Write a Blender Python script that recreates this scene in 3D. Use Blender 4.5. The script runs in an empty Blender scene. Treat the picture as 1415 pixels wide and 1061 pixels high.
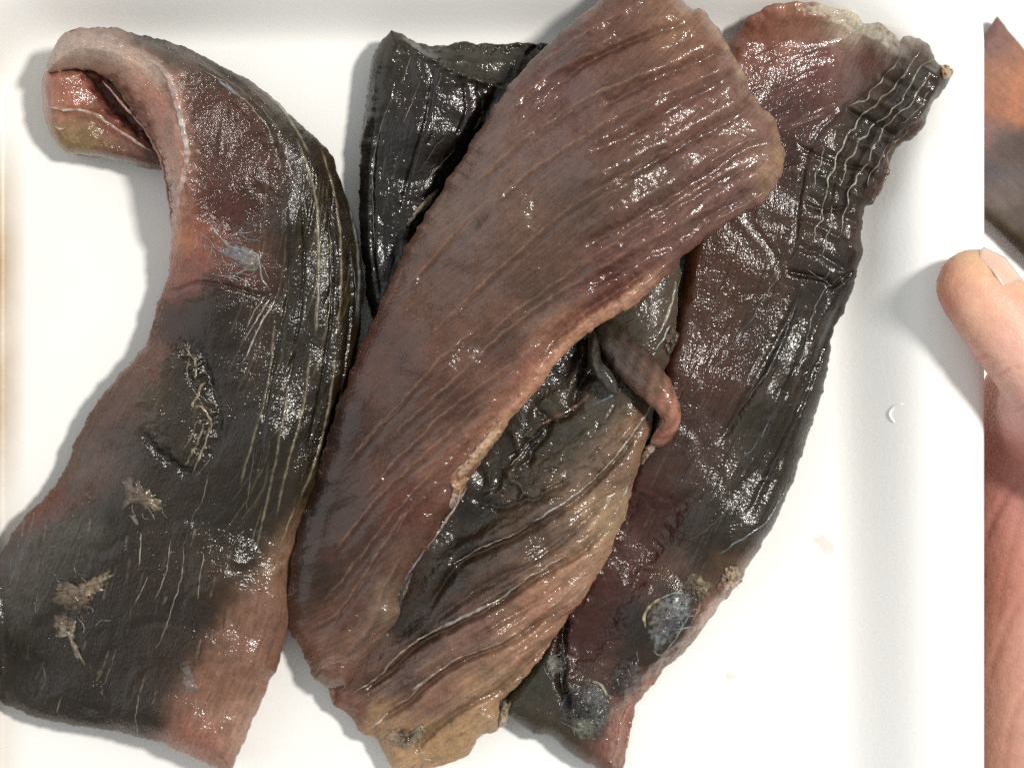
import bpy, math, random
import numpy as np
from mathutils import Vector
R = math.radians
random.seed(7); rng = np.random.default_rng(7)
S = bpy.context.scene; C = S.collection

# ---------------------------------------------------------------- camera, light, exposure
H = 0.50                      # camera height above the tray floor (m)
K = 0.24 / 1415               # metres per photo pixel on the tray floor
cam = bpy.data.cameras.new('camera'); co = bpy.data.objects.new('camera', cam); C.objects.link(co)
co.location = (0, 0, H); cam.sensor_width = 36; cam.lens = 36 * H / 0.24
cam.clip_start = 0.01; cam.clip_end = 20
cam.dof.use_dof = True; cam.dof.focus_distance = H - 0.018; cam.dof.aperture_fstop = 13
S.camera = co
S.view_settings.view_transform = 'Standard'; S.view_settings.look = 'None'
S.view_settings.exposure = 0; S.view_settings.gamma = 1
w = bpy.data.worlds.new('World'); S.world = w; w.use_nodes = True
bg = w.node_tree.nodes['Background']; bg.inputs[0].default_value = (0.97, 1.0, 0.98, 1); bg.inputs[1].default_value = 0.42
def area(name, loc, size, power, col, tgt=(0, 0, 0)):
    l = bpy.data.lights.new(name, 'AREA'); l.shape = 'DISK'; l.size = size; l.energy = power; l.color = col
    o = bpy.data.objects.new(name, l); C.objects.link(o); o.location = loc
    o.rotation_euler = (Vector(tgt) - Vector(loc)).to_track_quat('-Z', 'Y').to_euler()
    return o
area('ceiling_lamp', (0.48, 0.20, 0.84), 0.115, 9.8, (1.0, 0.955, 0.89))
area('fill_light', (-1.3, 0.35, 0.75), 2.2, 10.0, (0.95, 0.97, 1.0))  # broad unseen fill, added to lift the shadows left of the fillets
S.cycles.sample_clamp_indirect = 3; S.cycles.use_denoising = False

# ---------------------------------------------------------------- helpers
def lin(c):
    c = np.asarray(c, float) / 255.0
    c = np.where(c <= 0.04045, c / 12.92, ((c + 0.055) / 1.055) ** 2.4); g = c.mean(-1, keepdims=True)
    return (g + (c - g) * 0.95) * [1.0, 0.98, 0.86]
GAIN = 0.60
def XYZ(px, py, z):
    f = K * (H - z) / H
    return (px - 707.5) * f, -(py - 530.5) * f, z
def P(px, py, zmm):
    return Vector(XYZ(px, py, zmm / 1000))
def catmull(pts, n):
    """smooth curve through the points, n samples evenly by arc length"""
    p = np.asarray(pts, float)
    if len(p) == 2:
        t = np.linspace(0, 1, n)[:, None]; return p[0] * (1 - t) + p[1] * t
    q = np.vstack([2 * p[0] - p[1], p, 2 * p[-1] - p[-2]])
    out = []
    for i in range(1, len(q) - 2):
        t = np.linspace(0, 1, 14, endpoint=False)[:, None]
        a, b, c, d = q[i - 1], q[i], q[i + 1], q[i + 2]
        out.append(0.5 * (2 * b + (c - a) * t + (2 * a - 5 * b + 4 * c - d) * t ** 2 + (3 * b - a - 3 * c + d) * t ** 3))
    o = np.vstack(out + [p[-1:]])
    s = np.r_[0, np.cumsum(np.hypot(*np.diff(o[:, :2], axis=0).T))]
    t = np.linspace(0, s[-1], n)
    return np.stack([np.interp(t, s, o[:, k]) for k in range(p.shape[1])], 1)
_perm = rng.permutation(512)
_g = rng.uniform(0, 2 * np.pi, 512)
def noise(x, y, seed=0):
    xi = np.floor(x).astype(int); yi = np.floor(y).astype(int); xf = x - xi; yf = y - yi
    u = xf ** 3 * (xf * (xf * 6 - 15) + 10); v = yf ** 3 * (yf * (yf * 6 - 15) + 10)
    def g(a, b):
        h = _g[_perm[(_perm[(xi + a + seed * 17) & 511] + yi + b) & 511]]
        return np.cos(h) * (xf - a) + np.sin(h) * (yf - b)
    return 1.5 * ((g(0, 0) * (1 - u) + g(1, 0) * u) * (1 - v) + (g(0, 1) * (1 - u) + g(1, 1) * u) * v)
def fbm(x, y, seed=0, o=3):
    s = 0; a = 1
    for i in range(o):
        s = s + a * noise(x * 2 ** i, y * 2 ** i, seed + i); a *= 0.5
    return s
def seg_dist(px, py, line):
    """distance to a polyline and the position along it (0..1)"""
    best = np.full(px.shape, 1e9); tt = np.zeros(px.shape); n = len(line) - 1
    for i in range(n):
        ax, ay = line[i][:2]; bx, by = line[i + 1][:2]
        dx, dy = bx - ax, by - ay; L = dx * dx + dy * dy + 1e-9
        t = np.clip(((px - ax) * dx + (py - ay) * dy) / L, 0, 1)
        d = (px - ax - t * dx) ** 2 + (py - ay - t * dy) ** 2
        m = d < best; best[m] = d[m]; tt[m] = ((i + t) / n)[m]
    return np.sqrt(best), tt
def inside(px, py, poly):
    c = np.zeros(px.shape, bool); n = len(poly)
    for i in range(n):
        x1, y1 = poly[i][:2]; x2, y2 = poly[(i + 1) % n][:2]
        if y1 == y2: continue
        c ^= ((y1 > py) != (y2 > py)) & (px < (x2 - x1) * (py - y1) / (y2 - y1) + x1)
    return c
def idw(px, py, ctrl, p=3.0, soft=18.0):
    ctrl = [np.r_[c[0], c[1], np.atleast_1d(c[2])] for c in ctrl]
    num = 0; den = 0
    for c in ctrl:
        wgt = ((px - c[0]) ** 2 + (py - c[1]) ** 2 + soft ** 2) ** (-p / 2)
        num = num + wgt[..., None] * c[2:]; den = den + wgt
    return num / den[..., None]
def smooth(x): x = np.clip(x, 0, 1); return x * x * (3 - 2 * x)

def mesh_np(name, V, F, mat, parent=None, col=None, fib=None, sm=True):
    me = bpy.data.meshes.new(name); me.from_pydata([tuple(v) for v in V] if not isinstance(V, np.ndarray) else V.tolist(), [], F)
    me.validate(clean_customdata=False)
    if sm: me.polygons.foreach_set('use_smooth', np.ones(len(me.polygons), bool))
    if col is not None:
        a = me.color_attributes.new('Col', 'FLOAT_COLOR', 'POINT')
        c = np.ones((len(me.vertices), 4), np.float32); c[:, :3] = col
        a.data.foreach_set('color', c.ravel())
    if fib is not None:
        a = me.attributes.new('fib', 'FLOAT_VECTOR', 'POINT'); a.data.foreach_set('vector', fib.astype(np.float32).ravel())
    me.materials.append(mat); me.update()
    o = bpy.data.objects.new(name, me); C.objects.link(o)
    if parent: o.parent = parent
    return o
def thing(name, label, cat, loc=(0, 0, 0), group=None):
    o = bpy.data.objects.new(name, None); C.objects.link(o); o.location = loc; o.empty_display_size = 0.02
    o['label'] = label; o['category'] = cat
    if group: o['group'] = group
    return o
def tag(o, label=None, cat=None, group=None, kind=None):
    for k, v in (('label', label), ('category', cat), ('group', group), ('kind', kind)):
        if v: o[k] = v
    return o

# ---------------------------------------------------------------- materials
class N:
    def __init__(s, name):
        s.m = bpy.data.materials.new(name); s.m.use_nodes = True; s.t = s.m.node_tree
        s.b = s.t.nodes['Principled BSDF']
    def n(s, ty, **kw):
        x = s.t.nodes.new(ty)
        for k, v in kw.items():
            if k.startswith('i_'):
                x.inputs[k[2:].replace('_', ' ')].default_value = v
            else: setattr(x, k, v)
        return x
    def l(s, a, b): s.t.links.new(a, b)
    def math(s, op, a, b=None, c=None):
        x = s.n('ShaderNodeMath', operation=op)
        for i, v in enumerate((a, b, c)):
            if v is None: continue
            if isinstance(v, (int, float)): x.inputs[i].default_value = v
            else: s.l(v, x.inputs[i])
        return x.outputs[0]
    def noise(s, vec, scale, detail=2, rough=0.5):
        x = s.n('ShaderNodeTexNoise'); x.inputs['Scale'].default_value = scale
        x.inputs['Detail'].default_value = detail; x.inputs['Roughness'].default_value = rough
        s.l(vec, x.inputs['Vector']); return x.outputs['Fac']
    def range(s, v, a, b, c, d):
        x = s.n('ShaderNodeMapRange'); s.l(v, x.inputs[0])
        for i, q in enumerate((a, b, c, d)): x.inputs[i + 1].default_value = q
        return x.outputs[0]

def flesh_material(name, sss=0.14, glint=1.0, coat=0.8, rough=0.3, streak=0.24, mott=0.20):
    k = N(name); b = k.b
    col = k.n('ShaderNodeAttribute', attribute_name='Col').outputs['Color']
    fib = k.n('ShaderNodeAttribute', attribute_name='fib').outputs['Vector']
    tc = k.n('ShaderNodeTexCoord').outputs['Object']
    mp = k.n('ShaderNodeMapping'); k.l(fib, mp.inputs[0]); mp.inputs['Scale'].default_value = (0.26, 0.018, 1)
    mp2 = k.n('ShaderNodeMapping'); k.l(fib, mp2.inputs[0]); mp2.inputs['Scale'].default_value = (0.55, 0.06, 1)
    st = k.noise(mp.outputs[0], 1.0, 4, 0.65)
    st2 = k.noise(mp2.outputs[0], 1.0, 3, 0.6)
    mo = k.noise(tc, 420, 4, 0.65); fine = k.noise(tc, 1700, 2, 0.6)
    f = k.math('ADD', k.range(st, 0.3, 0.7, -streak, streak), k.range(mo, 0.3, 0.7, -mott, mott))
    f = k.math('ADD', f, k.range(fine, 0.3, 0.7, -mott * .8, mott * .8))
    f = k.math('ADD', f, 1.0); f = k.math('MAXIMUM', f, 0.25)
    mx = k.n('ShaderNodeVectorMath', operation='SCALE'); k.l(col, mx.inputs[0]); k.l(f, mx.inputs['Scale'])
    k.l(mx.outputs[0], b.inputs['Base Color'])
    b.inputs['Subsurface Weight'].default_value = sss
    b.inputs['Subsurface Radius'].default_value = (1.0, 0.45, 0.3); b.inputs['Subsurface Scale'].default_value = 0.0022
    b.inputs['Specular IOR Level'].default_value = 0.18
    k.l(k.range(mo, 0.3, 0.7, rough + 0.02, rough + 0.2), b.inputs['Roughness'])
    b.inputs['Coat Weight'].default_value = coat; b.inputs['Coat Roughness'].default_value = 0.12; b.inputs['Coat IOR'].default_value = 1.46
    # fine wet relief: fibres, then grains about half a millimetre across
    b1 = k.n('ShaderNodeBump'); b1.inputs['Strength'].default_value = 0.6; b1.inputs['Distance'].default_value = 0.00010; k.l(st, b1.inputs['Height'])
    b2 = k.n('ShaderNodeBump'); b2.inputs['Strength'].default_value = 0.6; b2.inputs['Distance'].default_value = 0.00007; k.l(st2, b2.inputs['Height']); k.l(b1.outputs[0], b2.inputs['Normal'])
    gr = k.noise(tc, 1550, 1.2, 0.5)
    mp3 = k.n('ShaderNodeMapping'); k.l(fib, mp3.inputs[0]); mp3.inputs['Scale'].default_value = (0.09, 0.02, 1)
    pt = k.range(k.noise(mp3.outputs[0], 1.0, 3, 0.6), 0.3, 0.7, 0.5, 1.0)      # wetter and drier streaks
    mp4 = k.n('ShaderNodeMapping'); k.l(fib, mp4.inputs[0]); mp4.inputs['Scale'].default_value = (0.34, 0.17, 1)
    gr = k.math('ADD', k.math('MULTIPLY', gr, 0.62), k.math('MULTIPLY', k.noise(mp4.outputs[0], 1.0, 1.2, 0.5), 0.62))
    hg = k.math('MULTIPLY', gr, pt)
    b3 = k.n('ShaderNodeBump'); b3.inputs['Strength'].default_value = 0.8; b3.inputs['Distance'].default_value = 0.00007 * glint; k.l(hg, b3.inputs['Height']); k.l(b2.outputs[0], b3.inputs['Normal'])
    k.l(b3.outputs[0], b.inputs['Normal'])
    b4 = k.n('ShaderNodeBump'); b4.inputs['Strength'].default_value = 1.0; b4.inputs['Distance'].default_value = 0.00022 * glint; k.l(hg, b4.inputs['Height']); k.l(b2.outputs[0], b4.inputs['Normal'])
    k.l(b4.outputs[0], b.inputs['Coat Normal'])
    
    return k.m
FLESH = flesh_material('wet_fish_flesh')
FLESH_DARK = flesh_material('wet_dark_fish_flesh', sss=0.04, mott=0.3, streak=0.3)
TISSUE = flesh_material('pale_connective_tissue', sss=0.25, glint=0.8, streak=0.3, mott=0.22)

def membrane_material():
    m = flesh_material('clear_wet_membrane', sss=0.0, glint=0.6, streak=0.2, mott=0.12, rough=.15); t = m.node_tree; b = t.nodes['Principled BSDF']
    a = t.nodes.new('ShaderNodeAttribute'); a.attribute_name = 'Col'; t.links.new(a.outputs['Alpha'], b.inputs['Alpha']); return m
MEMB = membrane_material()
def simple(name, rgb, rough=0.5, sss=0, bump=None, spec=0.5, coat=0):
    k = N(name); b = k.b; b.inputs['Base Color'].default_value = (*rgb, 1); b.inputs['Roughness'].default_value = rough
    b.inputs['Specular IOR Level'].default_value = spec; b.inputs['Coat Weight'].default_value = coat
    b.inputs['Subsurface Weight'].default_value = sss; b.inputs['Subsurface Scale'].default_value = 0.003
    b.inputs['Subsurface Radius'].default_value = (1, .4, .25)
    tc = k.n('ShaderNodeTexCoord').outputs['Object']
    if bump:
        n = k.noise(tc, bump[0], 4, 0.6); bb = k.n('ShaderNodeBump'); bb.inputs['Strength'].default_value = bump[1]
        bb.inputs['Distance'].default_value = 0.0005; k.l(n, bb.inputs['Height']); k.l(bb.outputs[0], b.inputs['Normal'])
    return k

# ---------------------------------------------------------------- the surface of a fillet, as functions of the plan position
def tray_z(px, py):
    t = np.clip(np.maximum(np.maximum((px - 1150) / 146, (66 - py) / 116), (8 - px) / 70), 0, 1)
    return 15.3 * t * t * (3 - 2 * t)
class Surf:
    """outline, height and colour of one piece; strokes add raised or sunken lines"""
    on_tray = True; rim = 0.62
    def __init__(s, L, Rr, start, end, zt, zb, cols, edge=34, ang=None, cols_p=3.2, thick=None, bump=1.0, seed=1, rag=3.0):
        s.L, s.R, s.start, s.end = L, Rr, start, end
        s.zt, s.zb, s.cols, s.edge, s.ang = zt, zb, cols, edge, ang
        s.thick, s.strokes, s.regions, s.bump, s.seed, s.cols_p, s.rag = thick, [], [], bump, seed, cols_p, rag
        n = 60
        l = catmull(L, n); r = catmull(Rr, n); a = catmull(start, 14); b = catmull(end, 14)
        s.poly = np.vstack([l[::-1], a[1:-1], r, b[::-1][1:-1]])       # L goes 0->1, start from L0 to R0, end from L1 to R1
        s.pl = np.vstack([s.poly, s.poly[:1]])
    def line(s, pts, w=1.6, col=None, a=0.7, dz=0.0, fade=True, jit=1.2, var=0.6):
        n = max(6, int(sum(math.dist(pts[i], pts[i + 1]) for i in range(len(pts) - 1)) / 9))
        q = catmull(pts, n)
        q = q + np.stack([fbm(q[:, 0] / 22, q[:, 1] / 22, 3, 2), fbm(q[:, 0] / 22 + 9, q[:, 1] / 22, 5, 2)], 1) * jit
        s.strokes.append((q, w, None if col is None else lin(col) * GAIN, a, dz, fade, var, len(s.strokes)))
    def region(s, poly, col, a=0.8, feather=14, dz=0.0, warp=7):
        s.regions.append((np.asarray(poly, float), None if col is None else lin(col) * GAIN, a, feather, dz, warp))
    def base_z(s, px, py, d=None):
        if d is None: d, _ = seg_dist(px, py, s.pl)
        zt = idw(px, py, s.zt, 2.6, 30)[..., 0]
        zb = (zt - s.thick) if s.thick else idw(px, py, s.zb, 2.6, 30)[..., 0]
        if not s.thick and s.on_tray: fl = tray_z(px, py) * 1.0; zb = zb + fl; zt = zt + fl
        pr = np.sqrt(np.clip(1 - (1 - np.clip(d / s.edge, 0, 1)) ** 2, 0, 1)); pr = s.rim + (1 - s.rim) * (0.25 * pr + 0.75 * (1 - (1 - np.clip(d / s.edge, 0, 1)) ** 2))
        return zb + (zt - zb) * pr, zb, d
    def eval(s, px, py, want_col=True):
        z, zb, d = s.base_z(px, py)
        z0 = z.copy()
        k = smooth(d / 14) * s.bump
        z = z + k * (0.6 * fbm((px * .8 + py * .6) / 70 + fbm(px / 90, py / 90, 2, 2), (py * .8 - px * .6) / 70, s.seed, 2) + 0.07 * fbm(px / 17, py / 17, s.seed + 4) + 0.04 * fbm(px / 5, py / 5, s.seed + 7, 2))
        col = np.zeros(px.shape + (3,))
        if want_col:
            wx = px + 9 * fbm(px / 30, py / 30, s.seed + 11); wy = py + 9 * fbm(px / 30 + 7, py / 30, s.seed + 12)
            col = idw(wx, wy, [(c[0], c[1], lin(c[2]) * GAIN) for c in s.cols], s.cols_p, 12)
        for poly, c, a, fe, dz, warp in s.regions:
            lo = poly.min(0) - 30 - fe; hi = poly.max(0) + 30 + fe
            m = (px > lo[0]) & (px < hi[0]) & (py > lo[1]) & (py < hi[1])
            if not m.any(): continue
            x = px[m] + warp * fbm(px[m] / 16, py[m] / 16, 31); y = py[m] + warp * fbm(px[m] / 16 + 5, py[m] / 16, 37)
            dd, _ = seg_dist(x, y, np.vstack([poly, poly[:1]])); ins = inside(x, y, poly)
            wgt = smooth(0.5 + np.where(ins, dd, -dd) / (2 * fe))
            if c is not None: col[m] = col[m] * (1 - (a * wgt)[:, None]) + c * (a * wgt)[:, None]
            z[m] += dz * wgt
        for q, wd, c, a, dz, fade, var, i in s.strokes:
            lo = q.min(0) - 4 * wd - 2; hi = q.max(0) + 4 * wd + 2
            m = (px > lo[0]) & (px < hi[0]) & (py > lo[1]) & (py < hi[1])
            if not m.any(): continue
            dd, t = seg_dist(px[m], py[m], q)
            f = smooth(np.minimum(t, 1 - t) * 7 + 0.03) if fade else 1.0
            nz = 1 + var * fbm(px[m] / 12 + i * 3.1, py[m] / 12, 41, 2)
            wgt = np.exp(-(dd / (wd * np.clip(0.5 + 0.5 * nz, .4, 1.5))) ** 2) * f
            if c is not None:
                aw = np.clip(a * wgt * np.clip(nz, 0.1, 1.5), 0, 1)[:, None]; col[m] = col[m] * (1 - aw) + c * aw
            z[m] += dz * wgt
        lum = col.mean(-1, keepdims=True); col = np.clip(lum + (col - lum) * (1 + .55 * np.clip(1 - lum / .06, 0, 1)), .001, 1) * np.clip((lum / 0.05) ** 0.28, 0.55, 1.10)
        return z, zb, z0, col
    def zat(s, px, py):
        z, _, _, _ = s.eval(np.atleast_1d(np.float64(px)), np.atleast_1d(np.float64(py)), False); return z
    def build(s, name, mat, parent, step=1.45):
        l0 = catmull(s.L, 400); r0 = catmull(s.R, 400)
        ln = max(np.hypot(*np.diff(l0, axis=0).T).sum(), np.hypot(*np.diff(r0, axis=0).T).sum())
        wd = np.hypot(*(l0 - r0).T).max()
        nu = int(ln / step); nv = int(wd / step)
        l = catmull(s.L, nu); r = catmull(s.R, nu); a = catmull(s.start, nv); b = catmull(s.end, nv)
        # ragged outline: small irregularities of the cut edge
        def rag(c, sd):
            t = np.gradient(c, axis=0); t /= np.hypot(*t.T)[:, None] + 1e-9
            e = s.rag * (fbm(c[:, 0] / 26, c[:, 1] / 26, sd, 3) + 0.10 * fbm(c[:, 0] / 6, c[:, 1] / 6, sd + 3, 2))
            e = e * smooth(np.minimum(np.arange(len(c)), np.arange(len(c))[::-1]) / 8)
            return c + np.stack([-t[:, 1], t[:, 0]], 1) * e[:, None]
        l, r, a, b = rag(l, 51), rag(r, 52), rag(a, 53), rag(b, 54)
        u = np.linspace(0, 1, nu)[:, None, None]; v = np.linspace(0, 1, nv)
        v = (v + 0.35 * (0.5 - 0.5 * np.cos(np.pi * v) - v))[None, :, None]   # denser at the two long edges
        Pq = (1 - v) * l[:, None] + v * r[:, None] + (1 - u) * a[None] + u * b[None] \
            - ((1 - u) * (1 - v) * l[0] + (1 - u) * v * r[0] + u * (1 - v) * l[-1] + u * v * r[-1])
        loop = [i * nv for i in range(nu)][::-1] + list(range(1, nv)) + [i * nv + nv - 1 for i in range(1, nu)] + [(nu - 1) * nv + j for j in range(nv - 2, 0, -1)]
        px = Pq[..., 0].ravel(); py = Pq[..., 1].ravel()
        s.pl = np.stack([px[loop + loop[:1]], py[loop + loop[:1]]], 1)[::3]; s.pl = np.vstack([s.pl, s.pl[:1]])
        z, zb, z0, col = s.eval(px, py)
        X = np.stack(XYZ(px, py, z0 / 1000), 1); X[:, 2] = z / 1000
        idx = np.arange(nu * nv).reshape(nu, nv)
        F = np.stack([idx[:-1, :-1], idx[:-1, 1:], idx[1:, 1:], idx[1:, :-1]], -1).reshape(-1, 4)
        # orient upwards
        e1 = X[F[0, 1]] - X[F[0, 0]]; e2 = X[F[0, 3]] - X[F[0, 0]]
        if np.cross(e1[:2], e2[:2]) < 0: F = F[:, ::-1]
        F = F.tolist()
        lp = np.array(loop); cx = X[lp, :2]; nl = len(lp); base = len(X)
        t = np.roll(cx, -14, 0) - np.roll(cx, 14, 0); t /= np.hypot(*t.T)[:, None] + 1e-9
        nrm = np.stack([-t[:, 1], t[:, 0]], 1)
        area2 = 0.5 * np.sum(cx[:, 0] * np.roll(cx[:, 1], -1) - np.roll(cx[:, 0], -1) * cx[:, 1]); sg = 1 if area2 > 0 else -1
        zl = zb[lp] / 1000; zt_ = X[lp, 2]
        r1 = np.c_[cx + nrm * 0.0002 * sg, zt_ * .55 + zl * .45]; r2 = np.c_[cx + nrm * 0.0016 * sg, zl]
        X = np.vstack([X, r1, r2]); col = np.vstack([col, col[lp], col[lp]])
        top = lp.tolist(); ra = list(range(base, base + nl)); rb = list(range(base + nl, base + 2 * nl))
        for A, B in ((top, ra), (ra, rb)):
            for i in range(nl):
                j = (i + 1) % nl
                F.append((A[j], A[i], B[i], B[j]) if sg > 0 else (A[i], A[j], B[j], B[i]))
        ii = np.unique(np.linspace(4, nu - 5, 40).astype(int)); jj = np.unique(np.linspace(3, nv - 4, 14).astype(int)); gi = (ii[:, None] * nv + jj[None]).ravel()
        b0 = len(X); X = np.vstack([X, np.c_[X[gi, :2], zb[gi] / 1000 + .0001]]); col = np.vstack([col, col[gi]]); ni, nj = len(ii), len(jj)
        for i in range(ni - 1):
            for j in range(nj - 1):
                f = (b0 + i * nj + j, b0 + (i + 1) * nj + j, b0 + (i + 1) * nj + j + 1, b0 + i * nj + j + 1); F.append(f if sg > 0 else f[::-1])
        q = np.stack([px, py], 1)
        if s.ang is None:
            fx = (v[..., 0] * wd * np.ones((nu, nv))).ravel(); fy = (u[..., 0] * ln * np.ones((nu, nv))).ravel()
        else:
            an = R(s.ang); fx = -np.sin(an) * px + np.cos(an) * py + 0.00022 * (np.cos(an) * px + np.sin(an) * py - s.cen) ** 2 if hasattr(s, 'cen') else -np.sin(an) * px + np.cos(an) * py
            fy = np.cos(an) * px + np.sin(an) * py
        fib = np.stack([fx, fy, 0 * fx], 1); fib = np.vstack([fib, fib[lp], fib[lp], fib[gi]])
        return mesh_np(name, X, F, mat, parent, col, fib)

def sinew(surf, pts, w, parent, lift=0.15, col=(205, 198, 178), jit=1.3, taper=True, name='sinew'):
    """a raised white cord lying on the flesh; w = half width in px"""
    n = max(8, int(sum(math.dist(pts[i], pts[i + 1]) for i in range(len(pts) - 1)) / 3))
    q = catmull(pts, n); sd = random.random() * 90
    q = q + np.stack([fbm(q[:, 0] / 14 + sd, q[:, 1] / 14, 3, 3), fbm(q[:, 0] / 14 + 9, q[:, 1] / 14 + sd, 5, 3)], 1) * jit
    z = surf.zat(q[:, 0], q[:, 1]) / 1000 + (lift - .1) * .4 / 1000
    X = np.stack(XYZ(q[:, 0], q[:, 1], z), 1)
    t = np.gradient(X, axis=0); t /= np.linalg.norm(t, axis=1)[:, None]
    up = np.array([0, 0, 1.0]); sv = np.cross(t, up); sv /= np.linalg.norm(sv, axis=1)[:, None]; uv = np.cross(sv, t)
    s = np.linspace(0, 1, n)
    wd = 0.72 * w * K * (0.45 + 0.75 * np.abs(fbm(s * n / 7 + sd, s * 0 + 1.3, 9, 2)) + 0.35)
    if taper: wd = wd * (0.12 + 0.88 * np.sqrt(np.clip(np.minimum(s, 1 - s) * 6, 0, 1)))
    m = 7; V = []; F = []
    for i in range(n):
        for j in range(m):
            a = 2 * np.pi * j / m; V.append(X[i] + sv[i] * np.cos(a) * wd[i] + uv[i] * np.sin(a) * wd[i] * 0.4)
    for i in range(n - 1):
        for j in range(m):
            F.append((i * m + j, i * m + (j + 1) % m, (i + 1) * m + (j + 1) % m, (i + 1) * m + j))
    F += [list(range(m))[::-1], [(n - 1) * m + j for j in range(m)]]
    _, _, _, uc = surf.eval(q[:, 0], q[:, 1]); al = np.clip(0.72 + 0.7 * fbm(q[:, 0] / 10, q[:, 1] / 10 + sd, 13, 3), 0.15, 1) * (0.25 + 0.75 * np.sqrt(np.clip(np.minimum(s, 1 - s) * 5, 0, 1)))
    c = uc * (1 - al[:, None]) + lin(col)[None] * [1.05, 1.02, 1.16] * GAIN * al[:, None]; c = np.repeat(c, m, 0) * (1 + 0.25 * fbm(np.repeat(s, m) * n / 5, np.tile(np.arange(m), n) * .3 + sd, 3)[:, None])
    return mesh_np(name, np.array(V), F, TISSUE, parent, np.clip(c, 0, 1), np.zeros((n * m, 3)))

def patch(surf, poly, th, name, parent, cols, mat=None, ripple=0.6, scale=9, step=2.0, sink=0.5, bulge=None, lift=0.0, rag=3, streak=None, dens=1.0, dens_max=1.0):
    """a lump or a shred lying on the flesh: outline in plan, thickness th in mm"""
    c0 = np.mean(np.asarray(poly, float), 0); pts = list(poly) + [poly[0]]
    q = catmull(pts, max(40, int(sum(math.dist(pts[i], pts[i + 1]) for i in range(len(pts) - 1)) / step)))[:-1]
    dr = q - c0; q = c0 + dr * (1 + rag * 0.02 * fbm(q[:, 0] / 7, q[:, 1] / 7, 61, 3)[:, None])
    nr = max(8, int(np.hypot(*(q - c0).T).max() / step)); n = len(q)
    t = np.linspace(0, 1, nr + 1)[1:]
    G = c0 + (q - c0)[None] * t[:, None, None]
    px = np.r_[c0[0], G[..., 0].ravel()]; py = np.r_[c0[1], G[..., 1].ravel()]
    tt = np.r_[0, np.repeat(t, n)]
    z = surf.zat(px, py) if surf else np.zeros(px.shape)
    pr = np.clip(1 - tt ** 2.2, 0, 1); sd = c0[0]
    h = th * pr * (1 + ripple * fbm(px / scale + sd, py / scale, 71, 3)) - sink * (tt >= 0.999) + lift * (1 - tt ** 4)
    if bulge is not None: h = h + bulge * (1 - tt ** 2)
    z = z + h
    X = np.stack(XYZ(px, py, z / 1000), 1)
    F = [(0, 1 + j, 1 + (j + 1) % n) for j in range(n)]
    for i in range(nr - 1):
        o = 1 + i * n
        F += [(o + j, o + n + j, o + n + (j + 1) % n, o + (j + 1) % n) for j in range(n)]
    # underside
    b = len(X); last = 1 + (nr - 1) * n
    X = np.vstack([X, X[last:last + n] - [0, 0, 0.0006]])
    F += [(last + j, b + j, b + (j + 1) % n, last + (j + 1) % n) for j in range(n)]; F.append([b + j for j in range(n)][::-1])
    area2 = np.sum(q[:, 0] * np.roll(q[:, 1], -1) - np.roll(q[:, 0], -1) * q[:, 1])
    if area2 > 0: F = [f[::-1] for f in F]
    col = idw(px + 3 * fbm(px / 8, py / 8, 5), py, [(c[0], c[1], lin(c[2]) * GAIN) for c in cols], 3, 3) if len(cols) > 1 else np.repeat(lin(cols[0][2])[None] * GAIN, len(px), 0)
    if surf is not None:
        _, _, _, uc = surf.eval(px, py); al = (np.clip(1.0 - tt ** 4 * .5 + .5 * fbm(px / 6, py / 6, 77, 3), .1, 1))[:, None]; col = uc * (1 - al) + col * al
    col = col * (1 + 0.3 * fbm(px / 7, py / 7, 81, 3))[:, None]; col = np.clip(np.vstack([col, col[last:last + n]]), 0.005, 1)
    an = R(streak or 0); fib = np.stack([-np.sin(an) * px + np.cos(an) * py, np.cos(an) * px + np.sin(an) * py, 0 * px], 1); fib = np.vstack([fib, fib[last:last + n]])
    cov = np.clip(dens * (1.5 - 1.5 * tt ** 3 + 1.1 * fbm(px / 7, py / 7, 93, 3)), 0, dens_max); cov = np.r_[cov, 0 * cov[last:last + n]]
    o = mesh_np(name, X, F, mat or MEMB, parent, col, fib)
    cc = np.ones((len(X), 4), np.float32); cc[:, :3] = col * [1.05, 1.02, 1.12]; cc[:, 3] = cov; o.data.color_attributes['Col'].data.foreach_set('color', cc.ravel()); return o

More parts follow.
